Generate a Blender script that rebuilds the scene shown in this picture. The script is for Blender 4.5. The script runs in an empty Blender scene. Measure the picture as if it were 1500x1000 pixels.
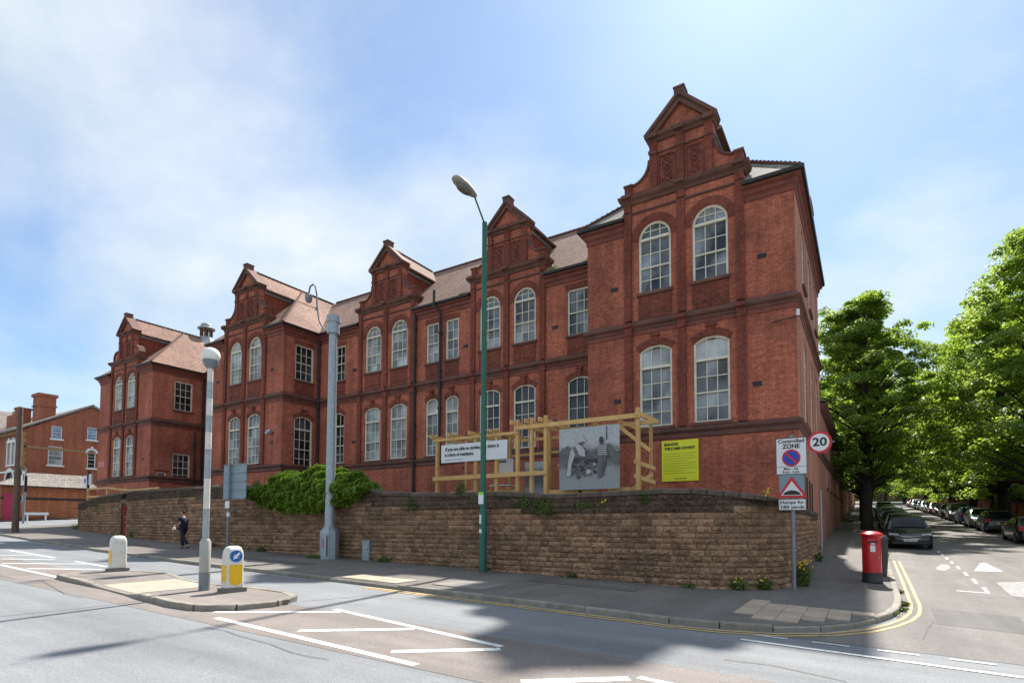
import bpy, bmesh, math, random
import numpy as np
from mathutils import Vector, Matrix
R = math.radians
random.seed(7); np.random.seed(7)
S = bpy.context.scene
COL = S.collection

# ------------------------------------------------------------------ camera
F, CX, HY = 793., 810., 766.
PITCH, YAW, CZ = R(2.6), R(30), 2.0
CY = HY - F*math.tan(PITCH)
cam_d = bpy.data.cameras.new('camera'); cam = bpy.data.objects.new('camera', cam_d); COL.objects.link(cam)
cam_d.sensor_width = 36; cam_d.sensor_fit = 'HORIZONTAL'; cam_d.lens = F/1500*36
cam_d.shift_x = (750-CX)/1500; cam_d.shift_y = (CY-500)/1500
cam_d.clip_start = .1; cam_d.clip_end = 4000
cam.location = (0, 0, CZ); cam.rotation_euler = (R(90)+PITCH, 0, YAW)
S.camera = cam

# ------------------------------------------------------------------ sky, sun, exposure
SUN_EL, SUN_AZ = R(51.5), R(-8.5)          # azimuth clockwise from +Y
w = bpy.data.worlds.new('World'); S.world = w; w.use_nodes = True
nt = w.node_tree; nt.nodes.clear(); L = nt.links
def wn(t, **k):
    n = nt.nodes.new(t)
    for a, b in k.items(): setattr(n, a, b)
    return n
out = wn('ShaderNodeOutputWorld'); bg = wn('ShaderNodeBackground')
sky = wn('ShaderNodeTexSky', sky_type='NISHITA', sun_disc=False, sun_elevation=SUN_EL, sun_rotation=SUN_AZ, air_density=1.0, dust_density=.4, ozone_density=1.0)
tc = wn('ShaderNodeTexCoord'); sep = wn('ShaderNodeSeparateXYZ'); L.new(tc.outputs['Generated'], sep.inputs[0])
# project the view direction on a flat cloud layer, so clouds thin out and flatten toward the horizon
zc = wn('ShaderNodeMath', operation='MAXIMUM'); L.new(sep.outputs['Z'], zc.inputs[0]); zc.inputs[1].default_value = 0.0
za = wn('ShaderNodeMath', operation='ADD'); L.new(zc.outputs[0], za.inputs[0]); za.inputs[1].default_value = .22
dx = wn('ShaderNodeMath', operation='DIVIDE'); L.new(sep.outputs['X'], dx.inputs[0]); L.new(za.outputs[0], dx.inputs[1])
dy = wn('ShaderNodeMath', operation='DIVIDE'); L.new(sep.outputs['Y'], dy.inputs[0]); L.new(za.outputs[0], dy.inputs[1])
cmb = wn('ShaderNodeCombineXYZ'); L.new(dx.outputs[0], cmb.inputs[0]); L.new(dy.outputs[0], cmb.inputs[1])
mp = wn('ShaderNodeMapping'); mp.inputs['Rotation'].default_value = (0, 0, R(35)); mp.inputs['Scale'].default_value = (.7, .95, 1); mp.inputs['Location'].default_value = (0.4, 5.2, 0)
L.new(cmb.outputs[0], mp.inputs[0])
n1 = wn('ShaderNodeTexNoise'); n1.inputs['Scale'].default_value = .95; n1.inputs['Detail'].default_value = 12; n1.inputs['Roughness'].default_value = .58; n1.inputs['Distortion'].default_value = .25
L.new(mp.outputs[0], n1.inputs['Vector'])
r1 = wn('ShaderNodeValToRGB'); r1.color_ramp.elements[0].position = .36; r1.color_ramp.elements[1].position = .62
r1.color_ramp.elements[0].color = (.22, .22, .22, 1); r1.color_ramp.elements[1].color = (.97, .97, .97, 1)
L.new(n1.outputs['Fac'], r1.inputs[0])
n2 = wn('ShaderNodeTexNoise'); n2.inputs['Scale'].default_value = 2.6; n2.inputs['Detail'].default_value = 7; L.new(mp.outputs[0], n2.inputs['Vector'])
r2 = wn('ShaderNodeValToRGB'); r2.color_ramp.elements[0].color = (3.7, 4.35, 4.75, 1); r2.color_ramp.elements[1].color = (5.15, 5.4, 5.5, 1)
r2.color_ramp.elements[0].position = .35; r2.color_ramp.elements[1].position = .62
L.new(n2.outputs['Fac'], r2.inputs[0])
tn = wn('ShaderNodeMixRGB', blend_type='MULTIPLY'); tn.inputs[0].default_value = 1; tn.inputs[2].default_value = (.62, .79, .93, 1); L.new(sky.outputs[0], tn.inputs[1])
mx = wn('ShaderNodeMixRGB'); L.new(r1.outputs[0], mx.inputs[0]); L.new(tn.outputs[0], mx.inputs[1]); L.new(r2.outputs[0], mx.inputs[2])
L.new(mx.outputs[0], bg.inputs[0]); bg.inputs[1].default_value = .082
L.new(bg.outputs[0], out.inputs[0])

sd = bpy.data.lights.new('sun', 'SUN'); sun = bpy.data.objects.new('sun', sd); COL.objects.link(sun)
sd.energy = 3.8; sd.angle = R(1.2); sd.color = (1, .95, .88)
dv = Vector((math.sin(SUN_AZ)*math.cos(SUN_EL), math.cos(SUN_AZ)*math.cos(SUN_EL), math.sin(SUN_EL)))
sun.rotation_euler = dv.to_track_quat('Z', 'Y').to_euler(); sun.location = dv*80
S.view_settings.view_transform = 'Standard'; S.view_settings.look = 'None'
S.view_settings.exposure = 1.25; S.view_settings.gamma = 1
S.view_settings.use_curve_mapping = False

# ------------------------------------------------------------------ photo pixel -> place
def ray(px, py):
    x = (px-CX)/F; y = -(py-CY)/F; c, s = math.cos(PITCH), math.sin(PITCH)
    f = c-y*s; u = s+y*c; cy, sy = math.cos(YAW), math.sin(YAW)
    return (x*cy-f*sy, x*sy+f*cy, u)
def gz(X, Y):                                     # height of the carriageway
    X = max(-140, min(60, X)); Y = min(220, Y); t = Y-17
    return -.025*X + .05*max(0., t)
def g(px, py, off=0):                             # where the pixel's ray meets the ground
    d = ray(px, py); t = 1.
    while t < 400 and CZ+d[2]*t > gz(d[0]*t, d[1]*t)+off: t *= 1.002
    return Vector((d[0]*t, d[1]*t, gz(d[0]*t, d[1]*t)+off))
def onY(px, py, Y):
    d = ray(px, py); t = Y/d[1]; return Vector((d[0]*t, Y, CZ+d[2]*t))
def onX(px, py, X):
    d = ray(px, py); t = X/d[0]; return Vector((X, d[1]*t, CZ+d[2]*t))

# ------------------------------------------------------------------ materials
MATS = {}
def newmat(name):
    m = bpy.data.materials.new(name); m.use_nodes = True; MATS[name] = m
    t = m.node_tree; b = t.nodes['Principled BSDF']
    return m, t, b
def nd(t, typ, **k):
    n = t.nodes.new(typ)
    for a, b in k.items(): setattr(n, a, b)
    return n
def c4(c): return (c[0], c[1], c[2], 1)
def pm(name, c1, c2=None, scale=3., rough=.7, bump=0., bscale=40., metal=0., spec=.5, rand=0., coat=0., detail=6, world=False, grime=None):
    """plain procedural surface: two tones of noise, optional fine bump, optional per-object variation"""
    m, t, b = newmat(name); c2 = c2 or tuple(v*.8 for v in c1)
    co = nd(t, 'ShaderNodeNewGeometry').outputs['Position'] if world else nd(t, 'ShaderNodeTexCoord').outputs['Object']
    n = nd(t, 'ShaderNodeTexNoise'); n.inputs['Scale'].default_value = scale; n.inputs['Detail'].default_value = detail; n.inputs['Roughness'].default_value = .62
    t.links.new(co, n.inputs['Vector'])
    rp = nd(t, 'ShaderNodeValToRGB'); rp.color_ramp.elements[0].position = .33; rp.color_ramp.elements[1].position = .67
    rp.color_ramp.elements[0].color = c4(c1); rp.color_ramp.elements[1].color = c4(c2); t.links.new(n.outputs['Fac'], rp.inputs[0])
    col = rp.outputs[0]
    if grime:
        gc, gs, lo, hi = grime
        n3 = nd(t, 'ShaderNodeTexNoise'); n3.inputs['Scale'].default_value = gs; n3.inputs['Detail'].default_value = 8; n3.inputs['Roughness'].default_value = .7; t.links.new(co, n3.inputs['Vector'])
        r3 = nd(t, 'ShaderNodeValToRGB'); r3.color_ramp.elements[0].position = lo; r3.color_ramp.elements[1].position = hi; t.links.new(n3.outputs['Fac'], r3.inputs[0])
        mg = nd(t, 'ShaderNodeMixRGB'); t.links.new(r3.outputs[0], mg.inputs[0]); t.links.new(col, mg.inputs[1]); mg.inputs[2].default_value = c4(gc); col = mg.outputs[0]
    if rand:
        oi = nd(t, 'ShaderNodeObjectInfo'); ge = nd(t, 'ShaderNodeNewGeometry'); ad = nd(t, 'ShaderNodeMath', operation='ADD'); fr = nd(t, 'ShaderNodeMath', operation='FRACT')
        t.links.new(oi.outputs['Random'], ad.inputs[0]); t.links.new(ge.outputs['Random Per Island'], ad.inputs[1]); t.links.new(ad.outputs[0], fr.inputs[0])
        mr = nd(t, 'ShaderNodeMapRange'); mr.inputs['To Min'].default_value = 1-rand; mr.inputs['To Max'].default_value = 1+rand; t.links.new(fr.outputs[0], mr.inputs[0])
        hs = nd(t, 'ShaderNodeHueSaturation'); t.links.new(mr.outputs[0], hs.inputs['Value']); t.links.new(col, hs.inputs['Color']); col = hs.outputs[0]
    t.links.new(col, b.inputs['Base Color'])
    b.inputs['Roughness'].default_value = rough; b.inputs['Metallic'].default_value = metal; b.inputs['Specular IOR Level'].default_value = spec
    if coat: b.inputs['Coat Weight'].default_value = coat; b.inputs['Coat Roughness'].default_value = .04
    if bump:
        n2 = nd(t, 'ShaderNodeTexNoise'); n2.inputs['Scale'].default_value = bscale; n2.inputs['Detail'].default_value = 5; t.links.new(co, n2.inputs['Vector'])
        bp = nd(t, 'ShaderNodeBump'); bp.inputs['Strength'].default_value = bump; bp.inputs['Distance'].default_value = .02
        t.links.new(n2.outputs['Fac'], bp.inputs['Height']); t.links.new(bp.outputs[0], b.inputs['Normal'])
    return m
def brickmat(name, c1, c2, mortar, soot, bw=.235, bh=.077, sootlo=.5, sootamt=.6, ms=.011, bump=.35):
    """courses laid in world space: u = x+y along any axis-aligned wall, v = z"""
    m, t, b = newmat(name)
    pos = nd(t, 'ShaderNodeNewGeometry').outputs['Position']; sp = nd(t, 'ShaderNodeSeparateXYZ'); t.links.new(pos, sp.inputs[0])
    ad = nd(t, 'ShaderNodeMath', operation='ADD'); t.links.new(sp.outputs[0], ad.inputs[0]); t.links.new(sp.outputs[1], ad.inputs[1])
    cb = nd(t, 'ShaderNodeCombineXYZ'); t.links.new(ad.outputs[0], cb.inputs[0]); t.links.new(sp.outputs[2], cb.inputs[1])
    br = nd(t, 'ShaderNodeTexBrick'); br.inputs['Scale'].default_value = 1; br.inputs['Brick Width'].default_value = bw; br.inputs['Row Height'].default_value = bh
    br.inputs['Mortar Size'].default_value = ms; br.inputs['Mortar Smooth'].default_value = .3; br.inputs['Bias'].default_value = -.1
    br.inputs['Color1'].default_value = c4(c1); br.inputs['Color2'].default_value = c4(c2); br.inputs['Mortar'].default_value = c4(mortar)
    t.links.new(cb.outputs[0], br.inputs['Vector'])
    n = nd(t, 'ShaderNodeTexNoise'); n.inputs['Scale'].default_value = .55; n.inputs['Detail'].default_value = 9; n.inputs['Roughness'].default_value = .68; t.links.new(pos, n.inputs['Vector'])
    rp = nd(t, 'ShaderNodeValToRGB'); rp.color_ramp.elements[0].position = sootlo; rp.color_ramp.elements[1].position = sootlo+.22
    rp.color_ramp.elements[1].color = (sootamt,)*3+(1,); rp.color_ramp.elements[0].color = (0, 0, 0, 1); t.links.new(n.outputs['Fac'], rp.inputs[0])
    mx = nd(t, 'ShaderNodeMixRGB'); t.links.new(rp.outputs[0], mx.inputs[0]); t.links.new(br.outputs['Color'], mx.inputs[1]); mx.inputs[2].default_value = c4(soot)
    n4 = nd(t, 'ShaderNodeTexNoise'); n4.inputs['Scale'].default_value = 7.; n4.inputs['Detail'].default_value = 6; t.links.new(cb.outputs[0], n4.inputs['Vector'])
    mr = nd(t, 'ShaderNodeMapRange'); mr.inputs['From Min'].default_value = .3; mr.inputs['From Max'].default_value = .7; mr.inputs['To Min'].default_value = .74; mr.inputs['To Max'].default_value = 1.26; t.links.new(n4.outputs['Fac'], mr.inputs[0])
    hs = nd(t, 'ShaderNodeHueSaturation'); t.links.new(mr.outputs[0], hs.inputs['Value']); t.links.new(mx.outputs[0], hs.inputs['Color'])
    # rain streaks and patchy weathering
    vm = nd(t, 'ShaderNodeVectorMath', operation='MULTIPLY'); vm.inputs[1].default_value = (2.6, 2.6, .16); t.links.new(pos, vm.inputs[0])
    n5 = nd(t, 'ShaderNodeTexNoise'); n5.inputs['Scale'].default_value = 1.; n5.inputs['Detail'].default_value = 7; n5.inputs['Roughness'].default_value = .7; t.links.new(vm.outputs[0], n5.inputs['Vector'])
    m5 = nd(t, 'ShaderNodeMapRange'); m5.inputs['From Min'].default_value = .35; m5.inputs['From Max'].default_value = .72; m5.inputs['To Min'].default_value = 1.12; m5.inputs['To Max'].default_value = .68; t.links.new(n5.outputs['Fac'], m5.inputs[0])
    n6 = nd(t, 'ShaderNodeTexNoise'); n6.inputs['Scale'].default_value = .22; n6.inputs['Detail'].default_value = 5; t.links.new(pos, n6.inputs['Vector'])
    m6 = nd(t, 'ShaderNodeMapRange'); m6.inputs['From Min'].default_value = .35; m6.inputs['From Max'].default_value = .65; m6.inputs['To Min'].default_value = .84; m6.inputs['To Max'].default_value = 1.16; t.links.new(n6.outputs['Fac'], m6.inputs[0])
    mm = nd(t, 'ShaderNodeMath', operation='MULTIPLY'); t.links.new(m5.outputs[0], mm.inputs[0]); t.links.new(m6.outputs[0], mm.inputs[1])
    h2 = nd(t, 'ShaderNodeHueSaturation'); t.links.new(mm.outputs[0], h2.inputs['Value']); t.links.new(hs.outputs[0], h2.inputs['Color']); hs = h2
    t.links.new(hs.outputs[0], b.inputs['Base Color']); b.inputs['Roughness'].default_value = .88; b.inputs['Specular IOR Level'].default_value = .25
    if bump:
        iv = nd(t, 'ShaderNodeMath', operation='SUBTRACT'); iv.inputs[0].default_value = 1; t.links.new(br.outputs['Fac'], iv.inputs[1])
        bp = nd(t, 'ShaderNodeBump'); bp.inputs['Strength'].default_value = bump; bp.inputs['Distance'].default_value = .012
        t.links.new(iv.outputs[0], bp.inputs['Height']); t.links.new(bp.outputs[0], b.inputs['Normal'])
    return m

BRICK = brickmat('red_brick', (.54, .128, .066), (.37, .078, .043), (.39, .22, .16), (.165, .053, .038), sootlo=.48, sootamt=.7)
BRICKP = brickmat('pale_side_lit_brick', (.56, .22, .15), (.45, .15, .10), (.42, .27, .2), (.3, .12, .09))
TERRA = pm('terracotta', (.25, .068, .045), (.15, .042, .03), 2.2, .75, .4, 18, world=True)
TERRAB = brickmat('rubbed_brick', (.29, .075, .05), (.2, .052, .036), (.17, .065, .045), (.11, .042, .03), bw=.17)
DARKST = pm('weathered_moulding', (.2, .08, .055), (.10, .05, .038), 1.6, .8, .4, 14, world=True)
HBRICK = brickmat('house_brick', (.40, .11, .055), (.31, .08, .04), (.3, .17, .12), (.2, .07, .04), sootlo=.55, sootamt=.5)
HBRICK2 = brickmat('old_orange_brick', (.46, .14, .05), (.32, .085, .04), (.26, .15, .1), (.13, .05, .035), sootlo=.52, sootamt=.8)
TILE = brickmat('clay_roof_tiles', (.40, .25, .19), (.31, .18, .135), (.15, .09, .07), (.2, .135, .105), bw=.17, bh=.085, ms=.010, sootlo=.5, sootamt=.6, bump=.5)
SLATE = brickmat('roof_slates', (.34, .30, .26), (.25, .22, .20), (.12, .11, .1), (.2, .18, .15), bw=.28, bh=.15, ms=.008, bump=.5)
CHEEK = brickmat('hung_tiles', (.36, .085, .05), (.30, .07, .04), (.12, .035, .025), (.2, .05, .03), bw=.17, bh=.14, ms=.02, bump=.6)
CREAM = pm('cream_paint', (.82, .77, .64), (.70, .63, .49), 4, .55, grime=((.4, .32, .22), 6, .58, .76))
WHITE = pm('white_paint', (.8, .8, .78), (.7, .7, .68), 3, .5)
PLASTW = pm('white_plastic', (.74, .72, .66), (.64, .61, .54), 4, .45, grime=((.36, .33, .27), 6, .55, .8))
YELL = pm('yellow_reflective', (.82, .5, .0), (.76, .45, .0), 3, .35)
POSTER_Y = pm('yellow_poster', (.86, .86, .03), (.82, .82, .03), 2, .5)
BLUE = pm('blue_sign', (.0, .13, .42), (.0, .12, .38), 2, .4)
SIGNBL = pm('deep_blue_sign', (.01, .05, .42), (.01, .045, .38), 2, .4)
SIGNW = pm('white_sign', (.78, .78, .78), (.72, .72, .72), 3, .4)
SIGNR = pm('red_sign', (.62, .01, .03), (.56, .01, .03), 3, .4)
BLACK = pm('black_print', (.012, .012, .012), (.016, .016, .016), 3, .5)
SOFTBLK = pm('black_plastic', (.02, .02, .021), (.028, .028, .028), 5, .5)
RUBBER = pm('rubber', (.018, .018, .018), (.026, .026, .026), 8, .85)
POSTRED = pm('postbox_red', (.55, .008, .012), (.48, .008, .012), 3, .3, coat=.4)
DOORRED = pm('red_door', (.55, .02, .02), (.45, .02, .02), 3, .5)
MAGENTA = pm('magenta_door', (.45, .03, .10), (.38, .025, .08), 3, .5)
GREENP = pm('green_column_paint', (.012, .13, .085), (.01, .10, .065), 3, .4, grime=((.05, .12, .1), 4, .55, .8))
GALV = pm('galvanised_steel', (.40, .45, .48), (.30, .35, .38), 9, .45, metal=.35, grime=((.22, .25, .27), 14, .5, .7))
GREYM = pm('grey_steel', (.22, .25, .28), (.17, .19, .21), 5, .5, metal=.2)
SIGNBACK = pm('sign_back', (.24, .31, .36), (.2, .26, .31), 4, .5, metal=.2)
LAMPHEAD = pm('lamp_shell', (.42, .40, .37), (.33, .31, .28), 5, .5)
LAMPGLASS = pm('lamp_bowl', (.20, .19, .16), (.13, .12, .1), 9, .15)
GLOBE = pm('opal_globe', (.85, .84, .80), (.82, .81, .77), 2, .25)
LEAD = pm('lead', (.36, .38, .41), (.26, .28, .3), 3, .5, metal=.2)
IRON = pm('cast_iron_black', (.018, .016, .018), (.03, .026, .026), 5, .5)
TIMBER = pm('new_timber', (.70, .44, .17), (.56, .33, .12), 2.5, .7, .2, 30, rand=.12)
OLDWOOD = pm('old_pole_wood', (.17, .11, .08), (.11, .075, .055), 4, .85, .4, 20)
MARK = pm('road_paint', (.78, .78, .75), (.66, .66, .63), 6, .6, grime=((.3, .3, .3), 14, .53, .66), world=True)
MARKOLD = pm('worn_road_paint', (.36, .35, .34), (.28, .275, .27), 5, .7, grime=((.2, .19, .18), 7, .40, .58), world=True)
MARKY = pm('yellow_line_paint', (.70, .47, .14), (.58, .38, .12), 5, .65, grime=((.23, .2, .17), 10, .50, .66), world=True)
KERB = pm('kerb_concrete', (.30, .27, .22), (.2, .18, .15), 5, .85, .3, 40, rand=.15, world=True)
SLAB = pm('buff_paving', (.46, .37, .28), (.38, .30, .225), 5, .85, .25, 60, rand=.12, world=True)
SLABG = pm('grey_paving', (.24, .22, .2), (.19, .18, .165), 5, .85, .25, 60, rand=.12, world=True)
TAR = pm('tar_seam', (.03, .03, .032), (.05, .05, .05), 6, .6, world=True)
STONE = pm('sandstone_blocks', (.43, .27, .17), (.28, .17, .105), 6, .92, 1.0, 18, rand=.28, grime=((.2, .132, .088), .5, .46, .68), spec=.2, world=True)
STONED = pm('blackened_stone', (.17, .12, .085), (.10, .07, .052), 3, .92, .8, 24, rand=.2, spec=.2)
MORTAR = pm('wall_mortar', (.11, .078, .054), (.07, .05, .035), 6, .95, .5, 40, world=True)
COPE = pm('coping_stone', (.14, .107, .08), (.085, .066, .05), 3, .92, .5, 20, rand=.2)
EARTH = pm('yard_earth', (.14, .10, .07), (.09, .07, .045), 2, .95, .4, 20, world=True)
VERGE = pm('rough_ground', (.09, .09, .05), (.06, .07, .035), .4, .95, .3, 3, world=True)
SKIN = pm('skin', (.45, .24, .17), (.4, .2, .14), 6, .6)
HAIR = pm('dark_hair', (.03, .018, .015), (.02, .012, .01), 20, .7)
NAVY = pm('navy_shirt', (.006, .009, .026), (.010, .013, .034), 10, .9)
TROUS = pm('dark_trousers', (.010, .012, .028), (.016, .018, .036), 10, .9)
BARK = pm('bark', (.055, .04, .03), (.025, .019, .015), 5, .95, .8, 14)
HEDGE = None

def asphalt(name, c1, c2, patch, sc=.35, worn=None):
    m, t, b = newmat(name)
    pos = nd(t, 'ShaderNodeNewGeometry').outputs['Position']
    def noise(s, d=6, ro=.6, dist=0):
        n = nd(t, 'ShaderNodeTexNoise'); n.inputs['Scale'].default_value = s; n.inputs['Detail'].default_value = d; n.inputs['Roughness'].default_value = ro; n.inputs['Distortion'].default_value = dist
        t.links.new(pos, n.inputs['Vector']); return n.outputs['Fac']
    def ramp(i, a, b_, ca, cb):
        r = nd(t, 'ShaderNodeValToRGB'); r.color_ramp.elements[0].position = a; r.color_ramp.elements[1].position = b_
        r.color_ramp.elements[0].color = c4(ca); r.color_ramp.elements[1].color = c4(cb); t.links.new(i, r.inputs[0]); return r.outputs[0]
    base = ramp(noise(sc, 8, .65, .4), .32, .68, c1, c2)
    m1 = nd(t, 'ShaderNodeMixRGB'); t.links.new(ramp(noise(sc*4, 9, .7), .55, .72, (0, 0, 0), (.7, .7, .7)), m1.inputs[0]); t.links.new(base, m1.inputs[1]); m1.inputs[2].default_value = c4(patch)
    ln = nd(t, 'ShaderNodeVectorMath', operation='MULTIPLY'); ln.inputs[1].default_value = (.10, 1.1, 1) if name.startswith('main') or name.startswith('brown') else (1.1, .12, .12); t.links.new(pos, ln.inputs[0])
    nl = nd(t, 'ShaderNodeTexNoise'); nl.inputs['Scale'].default_value = 1.; nl.inputs['Detail'].default_value = 8; nl.inputs['Roughness'].default_value = .65; t.links.new(ln.outputs[0], nl.inputs['Vector'])
    ml = nd(t, 'ShaderNodeMapRange'); ml.inputs['From Min'].default_value = .3; ml.inputs['From Max'].default_value = .7; ml.inputs['To Min'].default_value = .78; ml.inputs['To Max'].default_value = 1.18; t.links.new(nl.outputs['Fac'], ml.inputs[0])
    hl = nd(t, 'ShaderNodeHueSaturation'); t.links.new(ml.outputs[0], hl.inputs['Value']); t.links.new(m1.outputs[0], hl.inputs['Color']); m1 = hl
    hs = nd(t, 'ShaderNodeHueSaturation'); mr = nd(t, 'ShaderNodeMapRange'); mr.inputs['From Min'].default_value = .25; mr.inputs['From Max'].default_value = .75; mr.inputs['To Min'].default_value = .5; mr.inputs['To Max'].default_value = 1.5
    t.links.new(noise(38, 6, .8), mr.inputs[0]); t.links.new(mr.outputs[0], hs.inputs['Value']); t.links.new(m1.outputs[0], hs.inputs['Color'])
    st = nd(t, 'ShaderNodeMixRGB'); t.links.new(ramp(noise(1.7, 10, .75, .6), .60, .74, (0, 0, 0), (.55, .55, .55)), st.inputs[0]); t.links.new(hs.outputs[0], st.inputs[1]); st.inputs[2].default_value = c4(tuple(v*.55 for v in c2))
    vo = nd(t, 'ShaderNodeTexVoronoi'); vo.inputs['Scale'].default_value = 2.2; t.links.new(pos, vo.inputs['Vector']); gum = nd(t, 'ShaderNodeMath', operation='LESS_THAN'); gum.inputs[1].default_value = .055; t.links.new(vo.outputs['Distance'], gum.inputs[0])
    gm_ = nd(t, 'ShaderNodeMath', operation='MULTIPLY'); gm_.inputs[1].default_value = worn or 0.; t.links.new(gum.outputs[0], gm_.inputs[0]); gx_ = nd(t, 'ShaderNodeMixRGB'); t.links.new(gm_.outputs[0], gx_.inputs[0]); t.links.new(st.outputs[0], gx_.inputs[1]); gx_.inputs[2].default_value = c4(tuple(min(1, v*1.9) for v in c1)); hs = gx_
    t.links.new(hs.outputs[0], b.inputs['Base Color']); b.inputs['Roughness'].default_value = .8; b.inputs['Specular IOR Level'].default_value = .3
    bp = nd(t, 'ShaderNodeBump'); bp.inputs['Strength'].default_value = .45; bp.inputs['Distance'].default_value = .01
    t.links.new(noise(70, 4, .7), bp.inputs['Height']); t.links.new(bp.outputs[0], b.inputs['Normal'])
    return m
ROADM = asphalt('main_road_asphalt', (.225, .232, .24), (.19, .197, .206), (.245, .248, .252))
SIDEM = asphalt('side_street_asphalt', (.2, .186, .17), (.15, .14, .13), (.235, .22, .205), .5)
BROWNM = asphalt('brown_centre_surfacing', (.225, .195, .178), (.18, .157, .142), (.26, .23, .21), .6)
PAVEM = asphalt('pavement_asphalt', (.185, .166, .15), (.145, .131, .118), (.22, .196, .175), .7, .6)

def glassmat(name, c, var, rough=.06):
    m, t, b = newmat(name)
    oi = nd(t, 'ShaderNodeObjectInfo'); ge = nd(t, 'ShaderNodeNewGeometry'); ad = nd(t, 'ShaderNodeMath', operation='ADD'); fr = nd(t, 'ShaderNodeMath', operation='FRACT')
    t.links.new(oi.outputs['Random'], ad.inputs[0]); t.links.new(ge.outputs['Random Per Island'], ad.inputs[1]); t.links.new(ad.outputs[0], fr.inputs[0])
    rp = nd(t, 'ShaderNodeValToRGB'); e = rp.color_ramp.elements
    e[0].color = c4(tuple(v*(1-var) for v in c)); e[1].color = c4(tuple(v*(1+var) for v in c)); t.links.new(fr.outputs[0], rp.inputs[0])
    nn = nd(t, 'ShaderNodeTexNoise'); nn.inputs['Scale'].default_value = .75; nn.inputs['Detail'].default_value = 3; t.links.new(nd(t, 'ShaderNodeNewGeometry').outputs['Position'], nn.inputs['Vector'])  # dark and pale patches painted into the glass tint as irregular reflections
    mv = nd(t, 'ShaderNodeMapRange'); mv.inputs['From Min'].default_value = .35; mv.inputs['From Max'].default_value = .65; mv.inputs['To Min'].default_value = 1-var*1.5 if var < .5 else .2; mv.inputs['To Max'].default_value = 1+var*1.5; t.links.new(nn.outputs['Fac'], mv.inputs[0])
    hv = nd(t, 'ShaderNodeHueSaturation'); t.links.new(mv.outputs[0], hv.inputs['Value']); t.links.new(rp.outputs[0], hv.inputs['Color'])
    t.links.new(hv.outputs[0], b.inputs['Base Color']); b.inputs['Roughness'].default_value = rough; b.inputs['IOR'].default_value = 1.32 if name == 'car_glass' else 1.5
    n = nd(t, 'ShaderNodeTexNoise'); n.inputs['Scale'].default_value = 1.6; t.links.new(nd(t, 'ShaderNodeNewGeometry').outputs['Position'], n.inputs['Vector'])
    bp = nd(t, 'ShaderNodeBump'); bp.inputs['Strength'].default_value = .3; bp.inputs['Distance'].default_value = .06; t.links.new(n.outputs['Fac'], bp.inputs['Height']); t.links.new(bp.outputs[0], b.inputs['Normal'])
    return m
PANE = glassmat('old_window_glass', (.16, .175, .19), .5); PANEL = glassmat('pale_blind_glass', (.27, .29, .30), .4)
PANED = glassmat('dark_window_glass', (.03, .033, .036), .6)
PANEF = glassmat('frosted_glass', (.42, .44, .44), .3, .3)
PANEB = glassmat('sky_blue_glass', (.16, .26, .38), .2)
CARGL = glassmat('car_glass', (.012, .016, .015), .4, .02)

def leafmat(name, dark, light, trans, tmix=.58):
    m = bpy.data.materials.new(name); m.use_nodes = True; t = m.node_tree; t.nodes.clear(); MATS[name] = m
    o = nd(t, 'ShaderNodeOutputMaterial'); ge = nd(t, 'ShaderNodeNewGeometry')
    rp = nd(t, 'ShaderNodeValToRGB'); rp.color_ramp.elements[0].color = c4(dark); rp.color_ramp.elements[1].color = c4(light); t.links.new(ge.outputs['Random Per Island'], rp.inputs[0])
    d = nd(t, 'ShaderNodeBsdfDiffuse'); t.links.new(rp.outputs[0], d.inputs[0])
    tr = nd(t, 'ShaderNodeBsdfTranslucent'); hs = nd(t, 'ShaderNodeMixRGB'); hs.inputs[0].default_value = .6; t.links.new(rp.outputs[0], hs.inputs[1]); hs.inputs[2].default_value = c4(trans); t.links.new(hs.outputs[0], tr.inputs[0])
    mi = nd(t, 'ShaderNodeMixShader'); mi.inputs[0].default_value = tmix; t.links.new(d.outputs[0], mi.inputs[1]); t.links.new(tr.outputs[0], mi.inputs[2])
    gl = nd(t, 'ShaderNodeBsdfGlossy'); gl.inputs['Roughness'].default_value = .4; gl.inputs[0].default_value = (.6, .6, .6, 1)
    m2 = nd(t, 'ShaderNodeMixShader'); m2.inputs[0].default_value = .05; t.links.new(mi.outputs[0], m2.inputs[1]); t.links.new(gl.outputs[0], m2.inputs[2])
    t.links.new(m2.outputs[0], o.inputs[0]); return m
LEAF = leafmat('lime_leaves', (.075, .145, .022), (.19, .29, .04), (.48, .66, .07))
LEAF2 = leafmat('fresh_leaves', (.09, .17, .022), (.22, .33, .045), (.54, .72, .075))
BUSHL = leafmat('trailing_bush_leaves', (.10, .19, .016), (.21, .33, .025), (.3, .46, .03), .3)
WEED = leafmat('weed_leaves', (.06, .10, .018), (.15, .21, .04), (.25, .34, .05), .3)
FLOWER = pm('yellow_flowers', (.75, .5, .02), (.7, .45, .02), 5, .6)
HEDGEL = leafmat('hedge_leaves', (.02, .045, .008), (.06, .1, .015), (.1, .17, .02), .3)

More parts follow.
